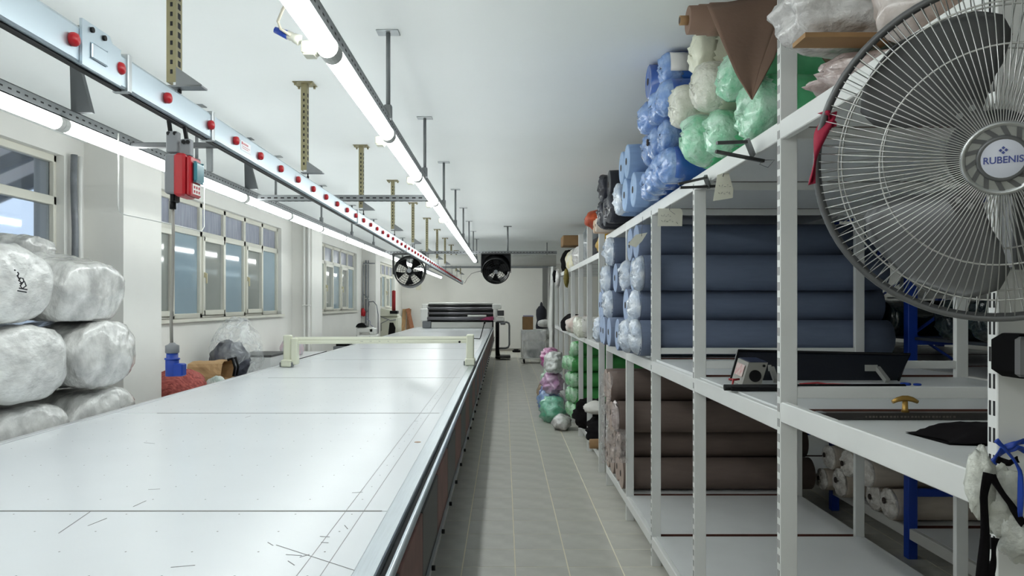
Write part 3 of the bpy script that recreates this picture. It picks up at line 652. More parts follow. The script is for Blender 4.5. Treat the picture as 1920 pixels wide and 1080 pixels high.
# ================================================================ BENCH AND SCRAP BAGS BETWEEN THE COLUMNS
bn = thing('low_bench', 'low white wall bench with dark edge under the middle left window', 'bench', (-3.2, 8.8, 0))
BZ = 0.62
MB().bbox((WX+0.005, 6.93, BZ-0.03), (-2.755, 10.4, BZ)).obj('bench_top', BOARD, bn)
for y in (7.0, 8.7, 10.3): MB().bbox((WX+0.03, y, 0), (-2.8, y+0.04, BZ-0.03)).obj('leg_panel', BOARD, bn)
def blob(mb, c, rx, ry, rz, seed, amp=0.15, flat=None, nu=22, nv=26, sc=2.2, top=None):
    c = Vector(c); rings = []
    for i in range(nu):
        t = math.pi*(i+0.02)/(nu-0.96); ring = []
        for j in range(nv):
            a = 2*math.pi*j/nv
            d = Vector((math.sin(t)*math.cos(a), math.sin(t)*math.sin(a), -math.cos(t)))
            n = 1+amp*fbm(d*1.0, sc, 4, seed)
            p = c+Vector((d.x*rx*n, d.y*ry*n, d.z*rz*n))
            if flat is not None and p.z < flat: p.z = flat
            if top is not None and p.z > top: p.z = top
            ring.append(p)
        rings.append(ring)
    return mb.loft(rings, True, True, True)
SALM = mat('salmon_mesh_cloth', (196,104,96), 0.8, rgb2=(142,64,60), vscale=8, stretch=(2,9,5), bump=0.9, bscale=10)
single('scrap_sack', blob(MB(), (-3.14, 7.22, BZ+0.19), 0.27, 0.24, 0.20, 2.1, 0.12, BZ), SALM, 'salmon red striped scrap sack directly behind the first column', 'sack', (-3.16,7.36,BZ))
single('scrap_sack', blob(MB(), (-2.92, 7.58, BZ+0.13), 0.13, 0.09, 0.15, 3.3, 0.12, BZ), mat('mint_white_sack', (220,226,222), 0.5, rgb2=(170,190,184), vscale=7, stretch=(5,2,2), bump=0.5), 'pale mint and white sack beside the salmon scrap sack', 'sack', (-3.08,7.98,BZ))
bc = Vector((-3.13, 7.98, 0.92)); bg = thing('paper_bag', 'brown kraft paper bag with black handles lying among the scraps', 'paper bag', (bc.x, bc.y, BZ+0.13))
cb = MB()
def bagp(u, v):  # lying, crushed box open to the right
    a = 2*math.pi*v; ca, sa = math.cos(a), math.sin(a); q = (abs(ca)**4+abs(sa)**4)**-0.25
    x = bc.x-0.18+0.36*u; wob = 1+0.10*fbm((u*2, ca*1.5, sa*1.5), 1.4, 3, 8)
    return Vector((x, bc.y+0.19*q*ca*wob, bc.z-0.015*u+0.125*q*sa*wob*(0.85+0.2*u)))
vs = [[bagp(i/9, j/24) for j in range(24)] for i in range(10)]
cb.loft([[Vector((p.x, bc.y+(p.y-bc.y)*0.05, bc.z+(p.z-bc.z)*0.05)) for p in vs[0]]]+vs, False, True, False)
cb.obj('bag_body', mat('kraft_paper', (186,152,110), 0.75, var=0.1, vscale=6), bg)
for s in (-0.05, 0.05): MB().tube([bagp(1.0,0.2)+Vector((-0.005,s,0)), bagp(1.0,0.2)+Vector((0.05,s-0.02,0.02)), bagp(1.0,0.2)+Vector((0.08,s-0.03,-0.08)), bagp(1.0,0.2)+Vector((0.06,s-0.02,-0.17))], 0.014, 6).obj('handle', BLACK, bg)
single('carton_scrap', MB().bbox((-3.3,7.82,BZ),(-2.97,8.14,min(p.z for r in vs for p in r)-0.003), 0.01), CARD, 'folded brown carton under the kraft paper bag', 'carton', (-3.1,8.4,BZ))
gb = thing('scrap_bag', 'big clear plastic bag holding dark grey cloth, below the window', 'plastic bag', (-3.16, 9.36, BZ))
blob(MB(), (-3.17, 8.62, BZ+0.33), 0.22, 0.24, 0.27, 5.2, 0.18, BZ+0.01).obj('dark_cloth', mat('dark_grey_cloth', (84,86,98), 0.85, rgb2=(52,53,64), vscale=5, bump=0.6, bscale=7, stretch=(2,2,4)), gb, label='dark grey bundled cloth inside')
blob(MB(), (-3.165, 8.86, BZ+0.43), 0.27, 0.54, 0.42, 6.1, 0.15, BZ+0.001).obj('clear_film', film('bag_film', (236,240,242), 0.26, rough=0.2, bscale=5, streak=0.9), gb)
single('scrap_bundle', blob(MB(), (-2.85, 7.85, BZ+0.11), 0.06, 0.14, 0.14, 7.7, 0.12, BZ), mat('silver_grey_bundle', (160,162,166), 0.4, var=0.25, vscale=9, bump=0.6), 'small silver grey bundle beside the carton scrap', 'bundle', (-2.90,8.76,BZ))
single('scrap_bundle', blob(MB(), (-2.81, 8.5, BZ+0.10), 0.045, 0.34, 0.14, 9.7, 0.1, BZ), mat('slate_bundle', (104,110,118), 0.6, var=0.25, vscale=7, bump=0.6), 'slate grey cloth bundle at the foot of the clear bag', 'bundle', (-2.815,9.4,BZ))
single('scrap_bundle', blob(MB(), (-2.82, 9.0, BZ+0.11), 0.05, 0.10, 0.12, 4.7, 0.1, BZ), mat('red_bundle', (176,42,50), 0.7, var=0.2), 'small red cloth scrap beside the slate grey bundle', 'bundle', (-2.82,9.88,BZ))
wb = thing('white_box', 'low white box with a dark top edge beside the clear bag', 'box', (-3.2,10.2,BZ))
MB().bbox((-3.45,9.55,BZ),(-2.98,10.3,0.955)).obj('box_body', BOARD, wb); MB().bbox((-3.455,9.545,0.9555),(-2.975,10.305,0.985)).obj('dark_edge', mat('box_edge_dark', (84,84,84), 0.6), wb)
bn2 = thing('low_bench', 'second low bench with dark edge just before the second column', 'bench', (-3.2, 11.2, 0))
MB().bbox((WX+0.005, 10.5, 0.83), (-2.9, 12.2, 0.86)).obj('bench_top', BOARD, bn2)
MB().box((-2.9, 10.5, 0.825), (-2.895, 12.2, 0.864)).obj('dark_edge', DARKHOLE, bn2)
for y in (10.55, 12.1): MB().bbox((WX+0.03, y, 0), (-2.93, y+0.04, 0.83)).obj('leg_panel', BOARD, bn2)
single('scrap_sack', blob(MB(), (-3.21, 11.3, 0.952), 0.16, 0.34, 0.17, 12.7, 0.12, 0.8612), mat('pink_white_bag', (226,196,206), 0.4, rgb2=(206,206,212), vscale=5, bump=0.5), 'pink and white plastic bag behind the cream gantry post', 'sack', (-3.1,11.3,0.86))
t = thing('wedge_stand', 'small black wedge shape showing beyond the table under the gantry bar', 'stand', (-3.0, 13.6, 0))
MB().prism([(-3.06,13.6,0.86), (-2.74,13.6,0.86), (-3.06,13.6,1.02)], (0,0.2,0)).obj('wedge', BLACK, t); MB().bbox((-3.1,13.55,0), (-2.72,13.85,0.86)).obj('base', GREYB, t)
# ================================================================ FAR LEFT WORK CORNER
wt = thing('machine_table', 'white sewing machine table by the third window', 'table', (-3.1, 17.0, 0))
MB().bbox((-3.42,16.3,0.78), (-2.8,17.9,0.82)).obj('table_top', BOARD, wt)
for x in (-3.38,-2.86):
    for y in (16.35,17.8): MB().bbox((x-0.02,y,0), (x+0.02,y+0.04,0.78)).obj('leg', STEELG, wt)
sm = thing('sewing_machine', 'white sewing machine with black arched cover on the far white table', 'sewing machine', (-3.1,17.0,0.82))
MB().bbox((-3.33,16.8,0.82), (-2.86,17.15,0.93), 0.02).bbox((-3.05,16.85,0.93), (-2.9,17.1,1.08), 0.02).bbox((-3.33,16.85,0.98), (-2.95,17.05,1.1), 0.02).bbox((-3.33,16.85,0.93), (-3.26,17.05,1.0), 0.01).obj('machine_body', WHITEP, sm)
MB().prism([(-3.22+0.12*math.cos(a), 16.82, 1.10+0.10*math.sin(a)) for a in [math.pi*i/10 for i in range(11)]], (0,0.2,0)).obj('arched_cover', BLACK, sm)
MB().cyl((-3.15,16.78,0.86), (-3.15,16.8,0.86), 0.03, 10).cyl((-3.02,16.78,0.88), (-3.02,16.8,0.88), 0.02, 10).obj('dial', STEELG, sm)
pm = thing('press_machine', 'cream garment pressing machine with black opening beyond the third column', 'press', (-3.15,20.3,0))
MB().bbox((-3.4,20.1,0), (-2.86,20.9,1.3), 0.05).prism([(-3.4,20.05,1.3),(-2.86,20.05,1.3),(-2.92,20.05,1.42),(-3.3,20.05,1.5)], (0,0.5,0)).obj('press_body', CREAM, pm)
MB().prism([(-3.12,20.09,0.78),(-2.94,20.09,0.78),(-2.92,20.09,0.98),(-2.98,20.09,1.12),(-3.08,20.09,1.12)], (0,0.012,0)).obj('opening', BLACK, pm)
MB().bbox((-3.06,20.0,1.36), (-2.86,20.3,1.44), 0.01).obj('dark_lid', BLACK, pm)
MB().tube([(-3.34,20.06,1.3),(-3.2,20.04,1.24),(-3.05,20.04,1.18),(-2.9,20.04,1.2)], 0.012).tube([(-3.3,20.05,0.9),(-3.3,20.03,1.1),(-3.1,20.03,1.2)], 0.01).obj('hose', GREYB, pm)
t = thing('sill_roll', 'red fabric roll standing upright before the farthest window', 'fabric roll', (-3.03,20.45,1.44))
MB().cyl((-2.99,20.25,1.441), (-2.99,20.25,1.98), 0.05, 14).obj('fabric_body', mat('dull_red_cloth', (158,40,44), 0.8, var=0.2), t)
MB().cyl((-2.99,20.25,1.98), (-2.99,20.25,1.995), 0.02, 10).obj('core', CARD, t)
WOODS = [(176,142,100),(150,112,78),(158,104,74)]
for k, (x0, x1, yt) in enumerate(((751,757,580),(757.5,763,580),(760,771,579))):
    t = P(x0 if k < 2 else 758, yt, 24.8); b = P(x1 if k == 2 else x0+3, 650, 24.5)
    b.z = 0.0; t2 = Vector((t.x, 25.5, t.z)); tt = Vector((t.x+0.0, 25.48, t.z))
    tt = Vector(((-3.40,-3.24,-3.28)[k], 25.55-0.0*k, t.z)); bl = Vector(((-3.40,-3.22,-2.86)[k], 24.85, 0.02))
    if k == 2: tt.y -= 0.10; bl.y -= 0.14
    single('wood_plank', MB().bar(bl, tt, 0.13, 0.03, up=(0,-1,0.3)), mat('wood_%s' % ('oak','walnut','cherry')[k], WOODS[k], 0.6, var=0.2, vscale=6, stretch=(3,3,0.4)), ['pale oak plank leaning on the back wall, left one','brown plank leaning on the back wall, middle one','reddish slanting plank leaning on the back wall, right one'][k], 'plank', (bl.x,bl.y,0), 'planks leaning on the back wall')
t = thing('spray_gun', 'red air gun hanging on a hose beside the third column', 'air gun', P(681,583,18.3))
MB().tube([P(680,578,18.3), P(681,586,18.3), P(683,593,18.3)], [0.035,0.06,0.03], 8).tube([P(678,592,18.3), P(680,585,18.3)], 0.03, 8).obj('gun_body', RED, t)
MB().tube([P(681,576,18.3), P(680,560,18.3), P(681,520,18.3), P(682,500,18.3)], 0.012).obj('hose', GREYB, t)
MB().tube([P(684,590,18.3), P(690,582,18.3), P(692,570,18.3), P(688,556,18.3), P(682,552,18.3)], 0.012).tube([P(692,566,18.3), P(700,565,18.2), P(706,572,18.2), P(709,590,18.2), P(709,625,18.2)], 0.012).obj('hose_loop', PG, t)
MB().tube([P(686,592,18.25)+Vector((0.02*math.cos(i*0.9)+i*0.012, 0.0, -0.02*i)) for i in range(30)], 0.008, 5).obj('coiled_cord', mat('coil_lilac', (150,148,178), 0.5), t)
t = thing('wall_frame', 'thin grey pipe frame on the wall before the third column', 'pipe frame', P(685,500,18.3))
MB().tube([P(681,500,18.35), P(681,494,18.35), P(703,494,18.35)], 0.014).tube([P(681,500,18.35), P(681,582,18.35)], 0.012).obj('pipe', PG, t)
t = single('wall_tag', MB().bbox(P(780,544,25.58), P(790,532,25.59), 0.003), PAPER, 'small cream paper fixed to the back wall below the left fan', 'paper', P(785,538,25.58))
# ================================================================ FAR RIGHT CORNER
ct = thing('laundry_cart', 'clear plastic lined trolley on black castors by the back corner', 'trolley', (0.85,20.6,0))
X0, X1, Y0_, Y1_ = 0.52, 1.13, 20.3, 20.9
ctf = MB()
for x in (X0,X1):
    for y in (Y0_,Y1_): ctf.cyl((x,y,0.12), (x,y,0.62), 0.014, 8)
for z in (0.14,0.62):
    ctf.bar((X0,Y0_,z),(X1,Y0_,z),0.025,0.025); ctf.bar((X0,Y1_,z),(X1,Y1_,z),0.025,0.025); ctf.bar((X0,Y0_,z),(X0,Y1_,z),0.025,0.025); ctf.bar((X1,Y0_,z),(X1,Y1_,z),0.025,0.025)
ctf.box((X0,Y0_,0.13),(X1,Y1_,0.15)); ctf.obj('frame', WHITEP, ct)
for x in (X0+0.03,X1-0.03):
    for y in (Y0_+0.03,Y1_-0.03): MB().cyl((x-0.02,y,0.05), (x+0.02,y,0.05), 0.05, 12).box((x-0.012,y-0.012,0.06),(x+0.012,y+0.012,0.13)).obj('castor', BLACK, ct)
def lin_(u, v):
    a = 2*math.pi*u; ca, sa = math.cos(a), math.sin(a); q = (abs(ca)**5+abs(sa)**5)**-0.2; w = 1+0.03*math.sin(9*a+v*3)-0.12*(1-v)
    return Vector(((X0+X1)/2+0.34*q*ca*w, 20.6+0.33*q*sa*w, 0.158+0.73*v))
MB().grid(lin_, 28, 8, wrap=True).obj('plastic_liner', film('liner_film', (236,238,240), 0.55, rough=0.3, bscale=3, streak=0.3), ct)
single('cloth_heap', blob(MB(), (0.82,20.6,0.27), 0.2,0.2,0.12, 15.2, 0.12, 0.152), mat('green_grey_cloth', (84,98,94), 0.8, rgb2=(58,68,66), vscale=7), 'dark green grey cloth heap at the bottom of the trolley', 'cloth heap', (0.87,20.6,0.152))
single('dark_shoe_rack', MB().bbox((0.28,24.9,0.0),(0.55,25.2,0.07),0.02).bbox((0.32,24.95,0.07),(0.5,25.15,0.10),0.02), BLACK, 'flat black item on the floor against the back wall', 'floor item', (0.4,25.0,0))
bs = thing('side_stand', 'pale work stand behind the trolley carrying the brown box', 'stand', (0.85,22.3,0))
MB().bbox((0.5,22.0,0.82),(1.3,22.7,0.86)).obj('stand_top', BOARD, bs)
for x in (0.53,1.25):
    for y in (22.03,22.63): MB().bbox((x-0.02,y,0),(x+0.02,y+0.04,0.82)).obj('leg', WHITEP, bs)
bxm = thing('carton_box', 'brown cardboard carton with lilac lid papers on the pale stand', 'carton', (0.7,22.2,0.86))
MB().bbox((0.55,22.02,0.86),(0.86,22.4,1.24),0.005).obj('carton_body', CARD, bxm)
MB().bbox((0.57,22.03,1.24),(0.87,22.4,1.28),0.005).obj('paper_stack', mat('lilac_paper', (150,146,170), 0.7), bxm)
MB().box((0.548,22.015,0.87),(0.556,22.019,1.23)).obj('dark_corner_tape', DARKHOLE, bxm)
gm_ = thing('dress_form', 'dark navy garment on a dress form in the back right corner', 'dress form', (1.2,24.6,0))
pr = [(0.02,0.55),(0.17,0.7),(0.175,0.85),(0.14,1.02),(0.165,1.2),(0.16,1.36),(0.09,1.47),(0.045,1.5),(0.04,1.56),(0.015,1.62)]
c = P(1015,0,24.3); MB().lathe([(r*1.05, z+0.06) for r, z in pr], 18, Matrix.Translation((c.x,24.3,0)) @ Matrix.Diagonal((1,0.7,1,1))).obj('torso', mat('navy_garment', (24,26,38), 0.8), gm_)
MB().cyl((c.x,24.3,0.02),(c.x,24.3,0.7),0.02,8).cyl((c.x,24.3,0),(c.x,24.3,0.03),0.18,16).obj('stand_pole', BLACK, gm_)
BUN = mat('white_bundle_plastic', (232,232,228), 0.35, rgb2=(200,200,198), vscale=6, bump=0.7, bscale=9)
for k, (x, y, z, rx, rz) in enumerate(((1.0,21.7,0.16,0.28,0.16),(0.99,21.68,0.485,0.27,0.145),(1.02,21.66,0.785,0.25,0.135),(0.98,21.7,1.06,0.24,0.12))):
    single('white_bundle', blob(MB(), (x+0.22,y-0.25,z), rx,0.28,rz, 20+k, 0.10, z-rz*0.92, top=z+rz*0.98), BUN, 'white wrapped bundle in the heap behind the trolley, ' + ('lowest','second from the floor','third from the floor','topmost')[k], 'bundle', (x+0.22,y-0.25,z), 'white bundles behind the trolley')
# ================================================================ RACKS
XF, XB, PW, PD = 0.925, 2.2, 0.058, 0.03
def upright(parent, x, y, z1, slots=True, m=RACKW, sm=DARKHOLE):
    a = MB().bbox((x, y, 0), (x+PW, y+PD, z1), 0.002).obj('upright', m, parent)
    if slots:
        s = MB(); z = 0.06
        while z < z1-0.05:
            for d in (0.006, 0.018): s.box((x-0.0005, y+d, z), (x+0.001, y+d+0.006, z+0.028))
            z += 0.051
        s.obj('slots', sm, a, stuff=True)
    return a
def board(parent, x0, x1, y0, y1, z):
    m = MB(); m.box((x0, y0, z-0.018), (x1, y1, z)); o = len(m.f)-6
    m.mi[o+2] = 1; m.mi[o+4] = 1
    return m.obj('shelf_board', [BOARD, BOARDEDGE], parent)
r1 = thing('white_rack', 'near white slotted steel rack with four-post bays along the aisle', 'rack', (XF, 1.4, 0))
PY = [1.40, 2.50, 3.63, 4.675, 5.65, 6.74]
for k, y in enumerate(PY):
    upright(r1, XF, y, 2.82 if k < 2 else 2.262, k < 4, sm=DARKHOLE if k == 0 else mat('slot_grey', (122,122,122), 0.8))
    upright(r1, XB, y, 2.262, False)
    for z in (1.33, 2.20, 0.12):
        if z == 2.20 or k in (1, 2, 3) or z == 0.12: MB().bbox((XF+PW, y+0.002, z), (XB, y+PD-0.002, z+0.038), 0.002).obj('side_rail', RACKW, r1)
MIDB = [1.282, 1.290, 1.297, 1.303, 1.308]; BOTB = [0.180, 0.184, 0.188, 0.193, 0.197]
for k in range(5):
    a, b = PY[k]+PD, PY[k+1]
    zt = 1.318 if k == 0 else 1.285
    for x0, x1 in ((XF+0.001, XF+0.028), (XB+0.03, XB+PW)):
        MB().bbox((x0, a, zt-0.067), (x1, b, zt), 0.003).obj('beam', RACKW, r1)
        MB().bbox((x0, a, 2.198), (x1, b, 2.262), 0.003).obj('beam', RACKW, r1)
        MB().bbox((x0, a, 0.12), (x1, b, 0.186), 0.003).obj('beam', RACKW, r1)
    board(r1, XF+0.03, XB+0.028, PY[k]+0.034, PY[k+1]-0.004, MIDB[k]) if False else None
    for zz in (MIDB[k], BOTB[k], 2.258):
        # boards reach between the rails of neighbouring posts
        board(r1, XF+0.0285, XB+0.0295, PY[k]+(PD+0.001), PY[k+1]-0.001, zz)
        if zz < 2: board(r1, XF+PW+0.001, XB-0.001, PY[k+1]+0.0005, PY[k+1]+PD-0.0005, zz-0.006) if False else None
r2 = thing('white_rack', 'far white steel rack beyond the blue-grey rolls, lower at the top', 'rack', (XF, 7.28, 0))
PY2 = [7.28, 8.30, 9.25, 10.3, 11.4, 12.5, 13.6]
for k, y in enumerate(PY2):
    upright(r2, XF, y, 2.62 if k == 0 else (2.5 if k in (1,2) else 2.146), False); upright(r2, XB, y, 2.146, False)
for k in range(6):
    a, b = PY2[k]+PD, PY2[k+1]
    for x0, x1 in ((XF+0.001, XF+0.028), (XB+0.03, XB+PW)):
        for zt in (2.145, 1.25, 0.19): MB().bbox((x0, a, zt-0.06), (x1, b, zt), 0.003).obj('beam', RACKW, r2)
    for zz in (1.25, 0.19, 2.1465): board(r2, XF+0.0285, XB+0.0295, a+0.001, b-0.001, zz)
# blue rack behind, side frames across with zigzag braces
BX0, BX1 = 2.6, 4.1
rb = thing('blue_rack', 'blue steel pallet rack standing in the dark behind the white racks', 'rack', (BX0, 2.5, 0))
BYS = [2.5, 3.67, 4.80, 5.92, 7.05, 8.2]
for k, y in enumerate(BYS):
    for x in (BX0, BX1): MB().bbox((x, y, 0), (x+0.06, y+0.06, 2.6), 0.003).obj('upright', BLUE, rb)
    for z in (0.4, 1.38, 2.3): MB().bbox((BX0+0.06, y+0.01, z), (BX1, y+0.04, z+0.05), 0.003).obj('side_beam', BLUE, rb)
    pts = [(BX0+0.06, 0.5), (BX0+0.75, 1.0), (BX0+0.06, 1.45), (BX0+0.75, 1.95), (BX0+0.06, 2.4)]
    for (xa, za), (xb_, zb) in zip(pts, pts[1:]):
        MB().bar((xa, y+0.052, za), (xb_, y+0.052, zb), 0.008, 0.035, up=(0,1,0)).obj('brace', BLUE, rb)
LB = mat('rack_beam_grey', (206,205,200), 0.45)
for k in range(5):
    a, b = BYS[k]+0.06, BYS[k+1]
    for z in (0.20, 1.24):
        MB().bbox((BX0+0.005, a, z-0.07), (BX0+0.04, b, z), 0.003).obj('long_beam', LB, rb)
        MB().bbox((BX1+0.02, a, z-0.07), (BX1+0.055, b, z), 0.003).obj('long_beam', LB, rb)
        board(rb, BX0+0.041, BX1+0.019, a, b, z)
    MB().box((BX0+0.041, a, 1.412), (BX1+0.019, b, 1.43)).obj('upper_deck', mat('deck_dark', (46,52,60), 0.7), rb)
# ================================================================ FABRIC ROLLS
def fab(name, rgb, var=0.06): return mat(name, rgb, 0.8, var=var, vscale=5, stretch=(1.5,8,8), bump=0.12, bscale=40)
SLATE = fab('slate_blue_fabric', (108,120,144)); SLATE_LIT_END = mat('slate_blue_lit_end', (158,175,204), 0.85, var=0.08, vscale=14)  # end tone is the same fabric painted lighter, as where light reaches it
WRAP = mat('white_plastic_end', (224,230,238), 0.25, rgb2=(178,192,212), vscale=16, bump=1.0, bscale=26, coat=0.5)
TAUPE = fab('taupe_fabric', (112,97,90)); TAUPEEND = mat('taupe_end', (178,160,150), 0.8, var=0.1, vscale=10)
ROYAL = mat('royal_blue_fabric', (48,100,180), 0.35, rgb2=(26,72,150), vscale=6, bump=0.35, bscale=12, coat=0.6)
ROYALW = mat('royal_blue_plastic_end', (150,178,222), 0.22, rgb2=(92,134,200), vscale=15, bump=1.0, bscale=20, coat=0.7)
CREAMF = mat('cream_fabric', (226,226,206), 0.5, rgb2=(214,216,196), vscale=6, bump=0.4, bscale=12, coat=0.3)
CREAMW = mat('cream_plastic_end', (238,238,226), 0.25, rgb2=(214,216,198), vscale=14, bump=1.0, bscale=22, coat=0.6)
GREENF = mat('mint_green_fabric', (104,206,146), 0.4, rgb2=(70,170,112), vscale=6, bump=0.4, bscale=14, coat=0.5)
GREENW = mat('mint_plastic_end', (196,232,210), 0.22, rgb2=(128,206,162), vscale=14, bump=1.0, bscale=22, coat=0.7)
LEAF = mat('leaf_green_fabric', (74,164,84), 0.45, rgb2=(50,132,64), vscale=5, bump=0.25, bscale=10, coat=0.4)
LEAFW = mat('leaf_plastic_end', (196,226,200), 0.25, rgb2=(140,204,150), vscale=14, bump=1.0, bscale=20, coat=0.6)
NAVY = fab('navy_black_fabric', (30,32,42)); NAVYEND = mat('navy_end', (46,48,62), 0.6, rgb2=(24,25,34), vscale=12, bump=0.8, bscale=20, coat=0.4)
SKY = fab('sky_blue_fabric', (128,156,196)); SKYEND = mat('sky_end', (160,186,220), 0.8, var=0.1, vscale=12)
BEIGE = fab('beige_fabric', (206,194,180)); WHITEW = mat('white_knot_end', (240,236,230), 0.3, rgb2=(206,200,192), vscale=22, bump=1.0, bscale=30, coat=0.4)
CORE = mat('core_hole', (58,50,46), 0.9)
rs = random.Random(11)
def roll(label, group, Xe, Y, z, r, body, end, style='bare', L=None, squash=1.0, name='fabric_roll', bulge=0.05, cat='fabric roll', xend=2.47, tilt=0.0, core=True, collar=0.06):
    if body in (SLATE, TAUPE, BEIGE): collar = 0.012
    L = (xend-Xe) if L is None else L
    seed = rs.random()*50
    t = thing(name, label, cat, (Xe, Y, z-r*squash), group)
    def ring(x, rr, amp=0.012, n=22, zc=0.0, yc=0.0):
        out = []
        for j in range(n):
            a = 2*math.pi*j/n; k = rr*(1-abs(amp*fbm((x*2, math.cos(a)*1.3, math.sin(a)*1.3), 1.2, 2, seed)))
            out.append(Vector((x, Y+yc+k*math.cos(a), z+zc+tilt*(x-Xe)+k*squash*math.sin(a))))
        return out
    body_amp = 0.02 if style == 'bare' else 0.035
    m = MB(); n = 7 if style == 'bare' else 14
    X0_ = Xe if style == 'bare' else Xe+0.25*collar
    m.loft([ring(X0_+L*(i/(n-1))**1.6, r*0.985 if i else r*0.955, body_amp) for i in range(n)], True, True, True)
    b = m.obj('fabric_body', body, t)
    if style == 'bare':
        e = MB(); e.loft([ring(Xe-0.0005, r*0.955, body_amp), ring(Xe-0.004, r*0.90), ring(Xe-0.002, r*0.6), ring(Xe-0.006, r*0.30)], True, True, False); e.obj('end_face', end, t)
        if core:
            MB().cyl((Xe-0.008, Y, z), (Xe-0.0062, Y, z), r*0.2, 12).obj('core_hole', CORE, t)
    else:
        e = MB(); oy, oz = rs.uniform(-0.3,0.3)*r, rs.uniform(-0.25,0.25)*r; R = []
        for i in range(9):
            u = i/8; w_ = max(0, (u-0.25)/0.75); rr = r*max(0.02, math.cos(w_*math.pi/2*0.98))**0.7; x = Xe+collar*(1-u/0.25) if u < 0.25 else Xe-bulge*math.sin(w_*math.pi/2)
            row = []
            for j in range(26):
                a = 2*math.pi*j/26
                nn = fbm((math.cos(a)*2.2, math.sin(a)*2.2, u*2.5), 1.6, 4, seed+3)
                k = rr*(0.968+0.035*max(0,min(1,nn))*u)
                row.append(Vector((x+0.024*nn*min(1,u*1.6)*(r/0.12), Y+oy*u+k*math.cos(a), z+oz*u+k*squash*math.sin(a))))
            R.append(row)
        e.loft(R, True, True, True); e.obj('end_wrap', end, t)
        if style == 'hole': xm = min(q_.x for q_ in R[-2]); MB().cyl((xm-0.0015, Y+oy, z+oz), (xm+0.004, Y+oy, z+oz), r*0.2, 12).obj('core_hole', CORE, t)
    return t
def xe(px, Y): return (px-VX)*Y/K
# --- blue-grey rolls on the middle shelf of the near rack
rows = [(0, [(4.83,'wrap',1194),(5.075,'wrap',1176),(5.32,'bare',1158),(5.83,'bare',1142),(6.075,'bare',1132),(6.32,'bare',1128),(6.566,'wrap',1124)]),
        (1, [(4.955,'wrap',1193),(5.20,'bare',1174),(5.95,'wrap',1143),(6.20,'bare',1130),(6.44,'bare',1126)]),
        (2, [(4.84,'wrap',1208),(5.085,'bare',1191),(5.33,'wrap',1178),(5.83,'bare',1154),(6.08,'wrap',1139),(6.33,'bare',1130)]),
        (3, [(4.965,'bare',1198),(5.21,'bare',1184),(5.955,'wrap',1146)])]
rowname = ['bottom','second','third','top']
for lv, items in rows:
    for i, (y, st, px) in enumerate(items):
        z = 1.305+0.119+0.2105*lv
        roll('blue-grey roll on middle shelf, %s row, %s from near end%s' % (rowname[lv], ordinal(i), ', white plastic end' if st == 'wrap' else ''), 'blue-grey rolls on the middle shelf', min(xe(px, y), 0.88), y, z, 0.119, SLATE, SLATE_LIT_END if st == 'bare' else WRAP, st, xend=2.47-0.03*(lv>1), bulge=0.05)
# --- taupe rolls on the bottom shelf
rows = [(0, [(5.82,'bare',1165),(6.075,'bare',1158),(6.33,'bare',1148),(6.58,'bare',1140)]), (1, [(5.95,'bare',1160),(6.205,'bare',1150),(6.46,'bare',1144)]),
        (2, [(5.82,'wrap',1154),(6.075,'bare',1146),(6.33,'bare',1140)]), (3, [(5.95,'bare',1142),(6.205,'bare',1136)])]
PINKW = mat('pinkish_plastic_end', (222,210,208), 0.3, rgb2=(180,164,160), vscale=14, bump=1.0, bscale=20, coat=0.5)
for lv, items in rows:
    for i, (y, st, px) in enumerate(items):
        z = 0.199+0.124+0.2205*lv
        roll('taupe brown roll on bottom shelf, %s row, %s from near end' % (rowname[lv], ordinal(i)), 'taupe rolls on the bottom shelf', xe(px, y), y, z, 0.124, TAUPE, TAUPEEND if st == 'bare' else PINKW, st, xend=2.38, bulge=0.015)
# loose plastic hanging over their ends
t = thing('loose_plastic', 'crumpled clear plastic sheet hanging before the taupe roll ends', 'plastic sheet', P(1145,720,5.8))
FILM2 = film('loose_film', (226,218,216), 0.4, rough=0.3, bscale=5, streak=0.5)
def drape(px0, px1, py0, py1, Y, amp, seed):
    def fn(u, v):
        x = px0+(px1-px0)*u; y = py0+(py1-py0)*v
        p = P(x+4*fbm((u*2,v*3,seed),1.5,2), y, Y); n = fbm((u*2.5, v*4, seed), 1.3, 4)
        return p+Vector((0.02*n, amp*n, 0))
    return fn
MB().grid(drape(1126,1146,700,830,5.70,0.05,3), 12, 22).grid(drape(1138,1174,805,868,5.62,0.05,5), 14, 14).grid(drape(1128,1138,820,868,5.66,0.05,9), 8, 10).obj('film_sheet', FILM2, t)
